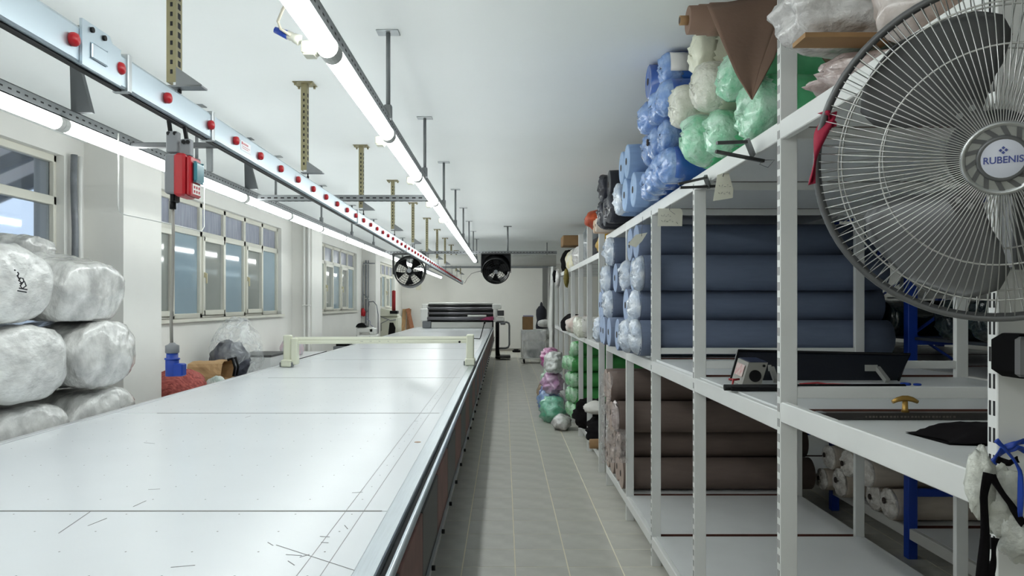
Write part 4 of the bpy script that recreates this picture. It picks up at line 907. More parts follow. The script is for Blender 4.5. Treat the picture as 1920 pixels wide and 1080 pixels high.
# --- royal blue rolls on the top shelf (third bay)
TOPZ = 2.264
rows = [(0, [(3.87,'wrap',1237),(4.075,'wrap',1222),(4.28,'wrap',1211),(4.485,'wrap',1204)]), (1, [(3.97,'wrap',1234),(4.175,'hole',1215),(4.38,'wrap',1204)]),
        (2, [(3.87,'wrap',1232),(4.075,'wrap',1217),(4.28,'wrap',1199)]), (3, [(3.97,'wrap',1236),(4.178,'bare',1200)])]
for lv, items in rows:
    for i, (y, st, px) in enumerate(items):
        z = TOPZ+0.1+0.1745*lv+(0.0016 if lv else 0)
        if lv == 3: z -= 0.003
        t = roll('royal blue plastic wrapped roll on top shelf, %s row, %s from near end' % (rowname[lv], ordinal(i)), 'royal blue rolls on the top shelf', xe(px, y)+0.05, y, z, 0.0986, ROYAL, ROYALW if st != 'bare' else ROYAL, st, bulge=0.05, squash=1.0)
        if lv == 3 and i == 0:
            xa, xb2 = xe(1257, y-0.09), xe(1297, y-0.09)
            def lab(u, v, rr=0.1025):
                an = math.radians(136+62*v); return Vector((xa+(xb2-xa)*u, y+rr*math.cos(an), z+rr*math.sin(an)))
            s = MB().grid(lab, 2, 8).obj('paper_label', mat('label_white', (226,224,220), 0.6), t, label='white printed paper label')
            s.modifiers.new('thickness', 'SOLIDIFY').thickness = 0.001
            m = MB()
            for u0, v0, u1, v1 in [(0.08,0.08,0.15,0.92),(0.86,0.42,0.92,0.78)]+[(0.28,0.12+0.085*q_,0.34+0.42*abs(math.sin(q_*2.1+1)),0.145+0.085*q_) for q_ in range(9)]:
                m.prism([lab(u0,v0,0.1029), lab(u1,v0,0.1029), lab(u1,v1,0.1029), lab(u0,v1,0.1029)], (0,-0.0003,0.0))
            m.obj('label_print', PENCIL, s)
# --- mint green and cream rolls (second bay)
roll('big mint green plastic wrapped roll at the far end of the green group', 'mint green rolls on the top shelf', xe(1305,3.45)+0.03, 3.45, TOPZ+0.124, 0.124, GREENF, GREENW, 'wrap', bulge=0.10, squash=1.0)
roll('small mint green plastic wrapped roll between the two big green ones', 'mint green rolls on the top shelf', xe(1336,3.19)+0.03, 3.19, TOPZ+0.105, 0.105, GREENF, GREENW, 'wrap', bulge=0.06)
roll('mint green plastic wrapped roll nearest the slotted post', 'mint green rolls on the top shelf', xe(1402,2.84)+0.03, 2.84, TOPZ+0.13, 0.13, GREENF, GREENW, 'wrap', bulge=0.06, squash=0.97)
roll('mint green plastic wrapped roll in the upper row under the brown drape', 'mint green rolls on the top shelf', xe(1358,3.04)+0.03, 3.035, TOPZ+0.305, 0.10, GREENF, GREENW, 'wrap', bulge=0.05)
roll('cream plastic wrapped roll jutting out over the mint green ones', 'cream rolls on the top shelf', xe(1272,3.62)+0.03, 3.655, TOPZ+0.345, 0.11, CREAMF, CREAMW, 'wrap', bulge=0.06)
roll('white plastic wrapped roll behind the cream one, showing a bulged end', 'cream rolls on the top shelf', xe(1318,3.30)+0.03, 3.29, TOPZ+0.335, 0.115, CREAMF, CREAMW, 'wrap', bulge=0.08)
roll('pale cream roll in loose plastic directly under the brown roll', 'cream rolls on the top shelf', xe(1305,3.36)+0.03, 3.42, TOPZ+0.535, 0.10, CREAMF, CREAMF, 'wrap', bulge=0.04)
# --- brown roll with hanging drape
BROWN = mat('brown_fabric', (126,100,84), 0.75, var=0.06, vscale=3, bump=0.08, bscale=50)
Yb = 3.13; cz = P(1290,38,Yb).z; xb0 = xe(1290,Yb)
t = thing('fabric_roll', 'brown fabric roll on top with a wide drape hanging to a point', 'fabric roll', (xb0, Yb, cz-0.06))
m = MB()
m.loft([[Vector((xb0+dx, Yb+rr*math.cos(a), cz+0.03*dx+rr*math.sin(a))) for a in [2*math.pi*j/22 for j in range(22)]] for dx, rr in ((0,0.05),(0.0,0.058),(0.04,0.058),(0.042,0.062),(0.085,0.062),(0.087,0.067),(0.13,0.067),(1.5,0.07))], True, True, True)
m.obj('fabric_body', BROWN, t)
MB().cyl((xb0-0.035, Yb, cz-0.001), (xb0+0.01, Yb, cz), 0.02, 14).obj('cardboard_core', CARD, t); MB().cyl((xb0-0.036, Yb, cz-0.001), (xb0-0.0352, Yb, cz-0.001), 0.014, 12).obj('core_hole', CORE, t)
L0 = [(1326,12),(1352,75),(1380,140),(1408,186)]; R0 = [(1474,-14),(1452,55),(1428,122),(1410,187)]
def along(c, v):
    v *= len(c)-1; i = min(int(v), len(c)-2); f = v-i; return c[i][0]+(c[i+1][0]-c[i][0])*f, c[i][1]+(c[i+1][1]-c[i][1])*f
def dr(u, v):
    (xa, ya), (xb_, yb) = along(L0, v), along(R0, v); x = xa+(xb_-xa)*u; y = ya+(yb-ya)*u
    return P(x, y, Yb-0.085-0.42*v**0.8+0.02*math.sin(u*2.6)*v-0.01*math.sin(7*u)*(1-v))
o = MB().grid(dr, 16, 18).obj('hanging_drape', BROWN, t); o.modifiers.new('thickness', 'SOLIDIFY').thickness = 0.004
R1 = [(1474,-14),(1470,60),(1452,110),(1411,187)]
def dr2(u, v):
    (xa, ya), (xb_, yb) = along(R0, v), along(R1, v); x = xa+(xb_-xa)*u; y = ya+(yb-ya)*u
    return P(x, y, Yb-0.085-0.42*v**0.8-0.05*math.sin(u*math.pi*0.5)*(1-v)*0.9)
o = MB().grid(dr2, 8, 16).obj('folded_edge', BROWN, t); o.modifiers.new('thickness', 'SOLIDIFY').thickness = 0.004
single('fabric_pile', blob(MB(), (1.47,2.74,TOPZ+0.31), 0.3,0.13,0.09, 31, 0.12, TOPZ+0.262), BROWN, 'folded brown cloth lying on the nearest mint roll behind the drape', 'cloth', (1.25,2.72,TOPZ+0.26))
# --- plastic bundles in the first bay of the top shelf
PB1 = mat('crumpled_clear_plastic', (226,224,222), 0.2, rgb2=(176,172,170), vscale=12, bump=1.0, bscale=16, coat=0.8)
PB2 = mat('crumpled_pink_plastic', (214,200,196), 0.2, rgb2=(160,140,136), vscale=10, bump=1.0, bscale=14, coat=0.8)
c = P(1545,150,2.22); single('plastic_bundle', blob(MB(), (c.x+0.24,2.22,TOPZ+0.05), 0.28,0.19,0.075, 41, 0.2, TOPZ, nu=30, nv=36, sc=2.6, top=2.376), PB2, 'pinkish plastic wrapped bundle on the top shelf beneath the cardboard sheet', 'plastic bundle', (c.x,2.22,TOPZ))
single('cardboard_sheet', MB().bar((P(1490,80,2.12).x, 2.09, 2.385), (P(1664,86,2.1).x, 2.09, 2.385), 0.09, 0.013), CARD, 'flat cardboard sheet sandwiched between the plastic bundles', 'cardboard', P(1560,85,2.1))
c = P(1540,30,2.2); single('plastic_bundle', blob(MB(), (c.x+0.14,2.2,2.50), 0.27,0.18,0.13, 44, 0.16, 2.393, nu=30, nv=36, sc=2.6), PB1, 'white crumpled plastic bundle on the cardboard sheet by the slotted post', 'plastic bundle', (c.x,2.2,c.z-0.13))
c = P(1680,10,1.85); single('plastic_bundle', blob(MB(), (c.x+0.22,1.85,TOPZ+0.17), 0.28,0.17,0.175, 47, 0.14, TOPZ, nu=26, nv=30), mat('brown_wrapped_bundle', (150,126,112), 0.4, rgb2=(206,200,196), vscale=5, bump=0.8, bscale=12, coat=0.6), 'brown cloth bundle in clear plastic on the top shelf behind the fan', 'plastic bundle', (c.x,1.85,TOPZ))
# --- sky blue and navy rolls farther along the top shelf
for lv, items in ((0, [(4.83,'bare',1188),(5.07,'bare',1172),(5.31,'wrap',1160)]), (1, [(4.95,'bare',1176),(5.19,'bare',1166)])):
    for i, (y, st, px) in enumerate(items): roll('sky blue roll on top shelf, %s row, %s from near end' % (rowname[lv], ordinal(i)), 'sky blue rolls on the top shelf', xe(px, y), y, TOPZ+0.118+0.205*lv, 0.118, SKY, SKYEND if st == 'bare' else WRAP, st, bulge=0.03)
for lv, items in ((0, [(5.80,'wrap',1144),(6.04,'bare',1134),(6.28,'wrap',1128)]), (1, [(5.92,'bare',1142),(6.16,'wrap',1130)])):
    for i, (y, st, px) in enumerate(items): roll('navy black roll on top shelf, %s row, %s from near end' % (rowname[lv], ordinal(i)), 'navy rolls on the top shelf', xe(px, y), y, TOPZ+0.118+0.205*lv, 0.118, NAVY, NAVYEND, st, bulge=0.03)
for i, (y, m_) in enumerate(((6.50, BEIGE), (6.64, mat('beige_roll_b', (196,170,146), 0.8)))):
    roll('thin beige roll beside the navy rolls, ' + ('nearer one' if i == 0 else 'farther one'), 'thin beige rolls', xe(1118-4*i, y), y, TOPZ+0.062, 0.062, m_, m_, 'bare')
# --- leaf green rolls on the lower shelf of the far rack
for lv in range(5):
    for i in range(2 if lv < 4 else 1):
        y = 9.42+0.23*i; st = 'wrap'
        roll('leaf green fabric roll on the far lower shelf, %s layer, %s' % (['lowest','second','third','fourth','topmost'][lv], 'nearer' if i == 0 else 'farther'), 'leaf green rolls on the far lower shelf', xe(1066-8*i-(6 if lv == 3 else 0), y)+0.06, y, 0.191+0.098+0.197*lv, 0.097, LEAF, LEAFW, st, bulge=0.04, xend=2.4)
# --- beige rolls with knotted white ends in the blue rack
for i, (px, py, r) in enumerate(((1667,957,0.105),(1633,937,0.1),(1574,910,0.108),(1541,904,0.085))):
    y = (4.98, 5.20, 5.56, 5.78)[i]; roll('beige roll with knotted white end in blue rack, lower row, %s from right' % ordinal(i), 'beige rolls in the blue rack', xe(px, 4.98+0.27*i if i < 2 else y), y, 0.2+r, r, BEIGE, WHITEW, 'hole', xend=4.1, bulge=0.02)
for i, (y, z, r) in enumerate(((5.09,0.49,0.098),(5.36,0.50,0.098),(5.67,0.475,0.092))):
    roll('beige roll with knotted white end in blue rack, upper row, %s from right' % ordinal(i), 'beige rolls in the blue rack', 2.47, y, z, r, BEIGE, WHITEW, 'hole', xend=4.1, bulge=0.02)
# --- dark green plastic rolls on the upper deck of the blue rack
DG = mat('dark_green_plastic', (28,44,42), 0.16, rgb2=(14,22,24), vscale=5, bump=0.9, bscale=9, coat=1.0, stretch=(0.6,2,2))
for i, (y, z, r) in enumerate(((5.05,1.43,0.15),(5.40,1.43,0.15),(5.74,1.43,0.15),(3.95,1.43,0.15),(4.30,1.43,0.15),(6.2,1.43,0.15),(6.55,1.43,0.15))):
    roll('dark green shiny plastic roll on blue rack upper deck, %s' % ('second bay, near' if i == 0 else ('second bay, middle' if i == 1 else ('second bay, far' if i == 2 else ('front bay, near' if i == 3 else ('front bay, far' if i == 4 else ('rear bay, near' if i == 5 else 'rear bay, far')))))), 'dark green rolls on the blue rack', 2.56, y, z+r*0.8, r, DG, DG, 'wrap', xend=4.1, squash=0.8, bulge=0.02)
t = thing('wire_crate', 'pale wire crate with boxes glimpsed beyond the fan', 'crate', (3.0,4.45,1.67))
cr = MB()
for k in range(9): cr.bar((2.75+0.07*k,4.96,1.69), (2.75+0.07*k,4.96,1.93), 0.006, 0.006)
for k in range(5): cr.bar((2.72,4.96,1.69+0.06*k), (3.34,4.96,1.69+0.06*k), 0.006, 0.006)
cr.box((2.72,4.955,1.68),(3.34,5.3,1.69)).obj('wire_cage', WHITEP, t)
MB().bbox((2.78,5.0,1.691),(3.05,5.25,1.86)).obj('white_box', WHITEP, t); MB().bbox((3.08,5.0,1.691),(3.3,5.25,1.80)).obj('white_box', WHITEP, t)
# ================================================================ SMALL THINGS ON THE NEAR RACK
BD2 = 1.2905
# long dark panel lamp with stand brackets
Yp = 3.42
pn = thing('light_panel', 'long dark navy panel lamp on folding stands lying on the middle shelf', 'panel lamp', (1.5, Yp, BD2))
PNL = mat('panel_navy', (14,17,28), 0.35)
tl, tr_, br, bl_ = P(1384,657,Yp+0.06), P(1706,664,Yp+0.06), P(1684,722,Yp-0.03), P(1370,722,Yp-0.03)
br.z = bl_.z = BD2+0.008
MB().prism([bl_, br, tr_, tl], (0,0.018,0)).obj('panel_body', PNL, pn)
MB().tube([bl_+Vector((0,-0.003,0)), tl+Vector((0,-0.003,0)), tr_+Vector((0,-0.003,0)), br+Vector((0,-0.003,0))], 0.006, 6).obj('panel_rim', BLACK, pn)
SB = mat('stand_grey', (150,150,146), 0.45, 0.3)
for xs in ((1441,1459),(1622,1668)):
    a = P(xs[0], 690, Yp-0.02); b = P((xs[0]+xs[1])/2 if xs[0] > 1500 else xs[0]+6, 690, Yp-0.03); c = P(xs[1]-4, 722, Yp-0.10); c.z = BD2+0.012
    MB().bar(a, b, 0.012, 0.028).bar(b, c, 0.02, 0.02).obj('stand_bracket', SB, pn)
# grey and blue speaker box in front of it
Ys = 3.24
sp = thing('speaker_box', 'small grey box speaker with dark blue top in front of the panel lamp', 'speaker', (P(1405,0,Ys).x, Ys, BD2))
f = [P(1391,724,Ys), P(1427,724,Ys), P(1440,681,Ys), P(1404,681,Ys)]
dz = BD2+0.001-f[0].z
f = [p+Vector((0,0,dz)) for p in f]
back = Vector((-0.035, 0.10, 0.0))
MB().prism(f, (-0.015,0.10,0.012)).obj('box_body', mat('speaker_grey', (140,138,132), 0.5, var=0.05), sp)
MB().prism([f[3]+Vector((0.004,0.002,0.001)), f[2]+Vector((-0.004,0.002,0.001)), f[2]+Vector((-0.019,0.096,0.013)), f[3]+Vector((-0.011,0.096,0.013))], (0,0,0.003)).obj('top_plate', mat('speaker_navy', (26,34,62), 0.4), sp)
cc = (f[0]+f[1]+f[2]+f[3])/4+Vector((0,-0.001,-0.008))
MB().cyl(cc, cc+Vector((0,-0.006,0)), 0.026, 20).obj('speaker_cone', BLACK, sp)
MB().cyl(f[2]+Vector((-0.018,-0.001,-0.014)), f[2]+Vector((-0.018,-0.005,-0.014)), 0.006, 10).obj('knob', BLACK, sp)
def onb2(x, Y): q_ = P(x, 0, Y); q_.z = BD2+0.007; return q_
lb = [f[0]*(1-u)+f[3]*u+Vector((-0.004,0,0))+Vector((-0.015,0.10,0.012))*v for u, v in ((0.35,0.15),(0.35,0.85),(0.85,0.85),(0.85,0.15))]
MB().prism(lb, (-0.0012,0,0)).obj('red_print_label', mat('red_print', (196,184,180), 0.6, rgb2=(186,140,138), vscale=60), sp)
MB().tube([P(1366,711,Ys), P(1380,712,Ys-0.01), P(1384,711,Ys-0.01)], 0.005).tube([P(1386,711,Ys-0.02), P(1375,712,Ys-0.03), onb2(1373,Ys-0.05), onb2(1382,Ys-0.06), onb2(1402,Ys-0.06)], 0.005).obj('red_cable', mat('cable_red', (150,30,36), 0.4), sp)
t = thing('red_cord', 'thin red cord lying along the foot of the panel lamp', 'cord', P(1560,715,Yp-0.13))
def onb(x, y, Y, h=0.006): p = P(x, y, Y); p.z = BD2+h; return p
MB().tube([onb(1500,0,3.25), onb(1533,0,3.3), onb(1550,0,3.25), onb(1600,0,3.22), onb(1650,0,3.2), onb(1668,0,3.2), onb(1690,0,3.2)], 0.0045).obj('cord', MATS['cable_red'], t)
t = thing('blue_clip', 'small blue plastic clips beside the end of the panel lamp', 'clip', onb(1705,718,3.2,0))
MB().ring(onb(1698,0,3.2,0.012), 0.016, 0.006, Matrix.Identity(4), 14, 6).ring(onb(1720,0,3.2,0.010), 0.012, 0.005, Matrix.Identity(4), 14, 6).obj('clip_ring', BLUE, t)
a = onb(1358,735,3.06,0.013); single('black_bar', MB().cyl(a, a+Vector((0.75,0.02,0)), 0.013, 12).bbox(a+Vector((0.02,-0.03,-0.012)), a+Vector((0.75,0.0,0.004)), 0.003), BLACK, 'round ended black bar lying on the middle shelf before the speaker', 'bar', a-Vector((0,0,0.013)))
# dark straightedge with brass handle
Yr = 2.36; zb = 1.283
ru = thing('straightedge', 'long dark straightedge with brass T handle on the nearest middle shelf', 'straightedge', (1.3, Yr, zb))
a = P(1534,788,Yr); b_ = P(1890,787,Yr)
MB().bbox((a.x, Yr-0.02, zb), (b_.x, Yr+0.02, zb+0.022), 0.003).obj('bar_body', mat('rule_dark', (44,40,38), 0.4, var=0.15), ru)
MB().bbox((a.x-0.004, Yr-0.018, zb+0.002), (a.x+0.02, Yr+0.018, zb+0.0235), 0.002).obj('end_cap', STEELG, ru)
m = MB()
for q in range(26): m.box((a.x+0.14+0.011*q, Yr-0.0208, zb+0.007), (a.x+0.147+0.011*q-0.003*(q%3 == 0), Yr-0.0199, zb+0.013))
m.obj('worn_print', mat('faded_print', (92,86,80), 0.6), ru)
BR = mat('brass', (176,140,74), 0.35, 0.7)
h = P(1697,778,Yr); hx = h.x
def arch(u): return (hx+0.04*u, Yr, zb+0.066-0.012*u*u)
MB().lathe([(0.012,0),(0.009,0.01),(0.008,0.035)], 12, Matrix.Translation((hx,Yr,zb+0.0222))).tube([arch(-1.0), arch(-0.6), arch(-0.2), arch(0.2), arch(0.6), arch(1.0)], [0.006,0.008,0.009,0.009,0.008,0.006], 8).obj('t_handle', BR, ru, label='brass T handle')
# black cloth
BC = mat('black_cloth', (22,20,22), 0.95, spec=0.1, bump=0.4, bscale=10)
cl = P(1820,825,1.98)
def cloth(u, v):
    x = cl.x-0.085+0.30*u; y = 1.93+0.18*v-0.05*u*(1-v)
    edge = min(1, min(u*5, (1-u)*5, v*4, (1-v)*4)); return Vector((x+0.02*math.sin(v*5), y, 1.286+max(0,(0.028+0.02*u)*edge+0.010*fbm((u*2,v*2,1),1.5,3))))
mb = MB().grid(cloth, 22, 16); n0 = len(mb.v)
single('cloth_piece', mb.grid(lambda u, v: Vector((cloth(u,v).x, cloth(u,v).y, 1.2825)), 2, 2), BC, 'crumpled black cloth on the nearest middle shelf by the slotted post', 'cloth', (cl.x,1.98,1.283))
# paper tags hanging from the top beams
def papertag(label, pts, Y, marks):
    t = thing('paper_tag', label, 'paper tag', P(pts[0][0], pts[0][1], Y), 'paper tags hanging from the top beam')
    c = [P(x, y, Y-0.012*(y-pts[0][1])/40) for x, y in pts]
    MB().prism(c, (0,0.0015,0)).obj('paper', PAPER, t)
    m = MB()
    for (x0, y0, x1, y1) in marks: m.bar(P(x0,y0,Y-0.012), P(x1,y1,Y-0.012), 0.002, 0.002, up=(0,1,0))
    m.obj('pencil_writing', mat('faint_pencil', (160,158,150), 0.8), t)
    MB().tube([P(pts[0][0]*0.5+pts[1][0]*0.5, pts[0][1]+3, Y-0.002), Vector((P(pts[0][0]*0.5+pts[1][0]*0.5+2, 0, Y).x, Y, max(2.1985, P(0,pts[0][1]-4,Y).z)))], 0.0015, 5).obj('string', PENCIL, t)
def scrib(x, y, w): return [(x+i*w, y+(1.5 if i % 3 else -1), x+(i+0.5)*w, y+(-2 if i % 2 else 1.5)) for i in range(5)]
papertag('white paper tag with pencil notes below the royal blue rolls', [(1234,391),(1276,391),(1280,397),(1279,424),(1233,424)], 4.15, scrib(1240,404,4)+scrib(1240,414,5)+[(1268,416,1271,420),(1256,395,1266,402)])
papertag('white paper tag, narrower at its top, below the mint green rolls', [(1345,328),(1366,322),(1375,355),(1374,371),(1337,377)], 3.16, scrib(1348,348,5)+scrib(1347,362,5)+[(1366,362,1369,360)])
papertag('white slanted paper tag above the blue-grey rolls', [(1192,440),(1214,436),(1204,452),(1192,464),(1177,458)], 4.75, [])
papertag('large white paper tag seen through the fan guard', [(1636,142),(1685,110),(1688,205),(1650,231),(1637,228)], 1.70, scrib(1648,170,7)+scrib(1650,190,6))
# metal clamp arms on the top beam
for i, (Y, pts) in enumerate(((2.74, [((1344,268),(1400,266)),((1342,284),(1432,302)),((1400,262),(1412,292))]), (3.38, [((1272,345),(1325,333)),((1275,352),(1345,349)),((1322,330),(1330,352))]))):
    t = thing('beam_clamp', ('nearer' if i == 0 else 'farther')+' pair of dark metal clamp arms jutting from the top beam', 'clamp', P(pts[0][1][0], pts[0][1][1], Y), 'metal clamp arms on the top beam')
    for j, (a, b) in enumerate(pts):
        Yj = Y-0.05*(j == 0); MB().bar(P(*a, Yj-0.03), P(*b, Yj), 0.014, 0.011 if j < 2 else 0.02).obj('arm' if j < 2 else 'clamp_body', mat('arm_dark', (70,70,70), 0.35, 0.7) if j < 2 else STEELG, t)
    if i == 0: MB().tube([P(1432,300,Y), P(1452,300,Y), P(1440,314,Y), P(1424,308,Y), P(1432,300,Y)], 0.002, 5).obj('wire_loop', STEELG, t)
# ================================================================ THINGS ON THE FAR RACK
def sblob(name, label, cat, c, rx, ry, rz, seed, m, base, group=None, amp=0.16): return single(name, blob(MB(), c, rx, ry, rz, seed, amp, base), m, label, cat, (c[0], c[1], base), group)
ORANGE = mat('orange_bag', (206,84,26), 0.5, rgb2=(160,52,14), vscale=7, bump=0.5); YELL = mat('mustard_bag', (196,160,32), 0.5, rgb2=(150,116,16), vscale=7, bump=0.5)
Z2 = 2.1475
sblob('cloth_bag','mustard yellow bag on the far rack top under the orange one','bag',(1.15,7.8,Z2+0.12),0.19,0.2,0.13,51,YELL,Z2)
sblob('cloth_bag','orange bag on the far rack top','bag',(1.08,7.8,Z2+0.37),0.24,0.22,0.12,52,ORANGE,Z2+0.27)
sblob('cloth_bag','charcoal bag in clear plastic on the far rack top','bag',(1.22,9.78,Z2+0.27),0.22,0.4,0.29,53,mat('charcoal_bag',(72,78,84),0.35,rgb2=(150,156,160),vscale=5,bump=0.7,coat=0.6),Z2)
sblob('cloth_bag','dark cloth bundle beside the orange bag on the far rack top','bag',(1.2,8.78,Z2+0.14),0.18,0.24,0.16,54,mat('charcoal_cloth',(48,50,56),0.7,rgb2=(30,31,36),vscale=6,bump=0.5),Z2)
sblob('cloth_bag','white plastic bag with grey mottling on the far rack top','bag',(1.2,10.85,Z2+0.17),0.22,0.38,0.20,55,PB1,Z2)  # grey patches are random tone in the plastic
sblob('cloth_bag','yellow and white packet pile on the far rack top','bag',(1.12,11.9,Z2+0.16),0.14,0.36,0.19,56,mat('yellow_white_packet',(214,196,96),0.5,rgb2=(226,224,216),vscale=4),Z2)
sblob('cloth_bag','black crumpled bag at the far end of the rack top','bag',(1.14,12.9,Z2+0.2),0.16,0.32,0.22,57,BC,Z2)
single('carton_box', MB().bbox((1.0,12.65,Z2+0.475),(1.3,13.15,Z2+0.65),0.01), CARD, 'small brown carton stacked on the black crumpled bag', 'carton', (1.1,12.9,Z2+0.43))
# garments hanging off the far rack front
for i, (x, y, Y, w, h, m_) in enumerate(((1062,521,10.6,10,34,mat('olive_cloth',(120,106,42),0.8,var=0.2)),(1046,521,12.2,9,36,PB1),(1040,518,12.9,8,22,BC))):
    t = single('hanging_cloth', blob(MB(), P(x,y,Y), w/2*Y/K, 0.10, h/2*Y/K, 61+i, 0.2), m_, ('olive cloth','white plastic','black cloth')[i]+' hanging from the front beam of the far rack', 'cloth', P(x,y-h/2,Y))
# middle shelf of the far rack
for i, (y, z, r) in enumerate(((8.55,1.25,0.11),(8.85,1.25,0.12))):
    roll('white cloth roll lying on the far middle shelf, '+('nearer' if i == 0 else 'farther'), 'white rolls on the far middle shelf', 0.86, y, z+r, r, mat('white_cloth', (224,222,216), 0.8, var=0.06), CREAMW, 'wrap', xend=1.96, bulge=0.03)
single('dark_box', MB().bbox((0.97,7.5,1.2505),(1.9,8.1,1.33),0.01), BLACK, 'flat black box on the far middle shelf by the blue-grey rolls', 'box', (1.4,7.8,1.25))
sblob('cloth_bundle','pale pink cloth bundle on the far middle shelf','bundle',(1.0,9.75,1.36),0.2,0.34,0.125,64,mat('pale_pink_cloth',(196,170,160),0.7,rgb2=(226,220,214),vscale=5),1.2505)
sblob('cloth_bundle','black cloth hanging over the far middle shelf edge','bundle',(1.0,10.78,1.33),0.18,0.33,0.16,65,BC,1.2505)
for i, y in enumerate((9.05, 8.65)): single('cardboard_tube', MB().bbox((2.0,y-0.08,1.2505),(2.15,y+0.08,1.95),0.02), CARD, 'brown upright carton at the back of the far middle shelf, '+('farther' if i == 0 else 'nearer'), 'carton', (2.07,y,1.25))
# pile under it: black cloth, cardboard tube ends, coloured bags
for i, (x, y, z, rx, ry, rz) in enumerate(((1.06,7.85,0.31,0.2,0.28,0.15),(1.04,8.75,0.34,0.22,0.28,0.18))):
    sblob('cloth_bundle','black cloth bundle on the far bottom shelf, '+('nearer' if i == 0 else 'farther'),'bundle',(x,y,z),rx,ry,rz,66+i,BC,0.1905,None,0.26)
single('cloth_bundle', blob(MB(), (0.98,7.95,0.53), 0.13,0.22,0.07,69,0.16,0.485), mat('white_cloth', (224,222,216), 0.8), 'white cloth folded on the nearer black bundle', 'bundle', (0.98,7.95,0.485))
roll('bare brown cardboard tube end sticking out of the far bottom shelf', 'cardboard tubes', 0.86, 7.47, 0.191+0.05, 0.05, CARD, CARD, 'bare', name='cardboard_tube', cat='tube', xend=2.0)
cols = [('mint',(110,206,168)),('sky blue',(120,160,216)),('lilac pink',(214,160,206)),('white',(228,230,228)),('royal blue',(52,92,190)),('kraft brown',(168,136,98)),('magenta',(196,96,160)),('pale green',(176,220,186))]
pos = [(0.84,10.45,0.17,0.2,0.34,0.17),(0.86,11.2,0.17,0.2,0.34,0.17),(0.9,10.85,0.535,0.18,0.36,0.16),(0.88,10.7,0.88,0.17,0.34,0.15),(0.84,12.0,0.16,0.17,0.36,0.16),(0.88,12.6,0.20,0.17,0.22,0.2),(0.9,11.6,0.91,0.17,0.36,0.15),(0.92,11.7,0.54,0.16,0.36,0.17)]
lv3 = {2: 0.345, 7: 0.345, 3: 0.655, 6: 0.655}
for i, ((nm, c), (x, y, z, rx, ry, rz)) in enumerate(zip(cols, pos)):
    base = lv3.get(i, 0.0); hgt = 0.34 if base == 0 else 0.30
    mb = blob(MB(), (0.905-rx*1.12, y, base+hgt*0.46), rx*0.88, ry*0.86, hgt*0.56, 70+i, 0.24, base, nu=30, nv=34, sc=2.9, top=base+hgt)
    single('plastic_sack', mb, mat('sack_'+nm.replace(' ','_'), c, 0.3, rgb2=tuple(min(255, int(v*0.6+95)) for v in c), vscale=9, bump=1.0, bscale=14, coat=0.6), nm+' plastic sack in the pile before the far rack', 'sack', (0.905-rx*1.12, y, base))
sblob('plastic_sack','small white sack on the floor beside the leaf green rolls','sack',(0.75,9.75,0.09),0.13,0.2,0.1,79,PB1,0.0)
# white sheet gathered at the end of the far rack
t = thing('plastic_curtain', 'tall white plastic sheet gathered on the end post of the far rack', 'plastic sheet', P(1036,540,13.9))
def sheet(u, v):
    x = 1028+16*u-6*v*(1-u)*0.5; y = 500+232*v; wv = 1-0.35*math.sin(v*math.pi)*(v>0.5)
    return P(1037+(x-1037)*wv, y, 13.72)+Vector((0, 0.07*math.sin(u*9+v*2)+0.0, 0))
o = MB().grid(sheet, 20, 24).obj('sheet', mat('white_sheet', (232,232,228), 0.4, bump=0.3, bscale=8), t); o.modifiers.new('thickness','SOLIDIFY').thickness = 0.004
# ================================================================ FAN BY THE NEAR POST
FC = P(1871, 290.5, 1.18)
ax = Vector((math.sin(-0.507)*math.cos(-0.235), -math.cos(-0.507)*math.cos(-0.235), math.sin(-0.235)))
u_ = Vector((0,0,1)).cross(ax).normalized(); v_ = ax.cross(u_).normalized()
FM = Matrix.Translation(FC) @ Matrix((u_, v_, ax)).transposed().to_4x4()
FR = 0.2657
FGREY = mat('fan_grey_metal', (100,101,102), 0.34, 0.45, var=0.08, vscale=6); FRIM = mat('fan_rim', (98,99,100), 0.4, 0.4); WIRE = mat('fan_wire', (196,196,194), 0.28, 0.85)
fn = thing('pedestal_fan', 'large grey wire guard fan fixed to the near slotted post', 'fan', FC)
MB().ring((0,0,0.004), FR, 0.006, FM, 72, 8).ring((0,0,-0.008), FR, 0.006, FM, 72, 8).obj('outer_rim', FRIM, fn)
def dome(r, s, depth, z0): # height of the guard at radius r
    k = (r-0.05)/(FR-0.05); return z0+s*depth*(1-k**2.6)
def guard(s, depth, z0, n, r0, nm, twist):
    m = MB()
    for i in range(n):
        a = 2*math.pi*(i+0.5*(s < 0))/n; pts = []
        for j in range(8):
            r = r0+(FR-r0)*j/7; aa = a+twist*(j/7-1)
            pts.append(FM @ Vector((r*math.cos(aa), r*math.sin(aa), dome(r, s, depth, z0) if r > 0.05 else z0+s*depth)))
        m.tube(pts, 0.00095, 4, False)
    for rr in (0.62, 0.86):
        r = FR*rr; m.ring((0,0,dome(r, s, depth, z0)-0.002*s), r, 0.0016, FM, 64, 5)
    m.obj(nm, WIRE, fn, stuff=True)
guard(1, 0.075, 0.004, 120, 0.05, 'front_guard', 0.0); guard(-1, 0.085, -0.008, 100, 0.05, 'rear_guard', 0.0)
hz = 0.079
MB().lathe([(0.044,hz-0.008),(0.053,hz-0.008),(0.0555,hz-0.002),(0.054,hz+0.004),(0.050,hz+0.005),(0.047,hz)], 40, FM).obj('hub_bezel', mat('bezel_silver', (170,172,172), 0.25, 0.8), fn)
MB().lathe([(0.0,hz-0.006),(0.048,hz-0.006),(0.048,hz-0.003),(0.0,hz-0.003)], 32, FM).obj('hub_back', BLACK, fn)
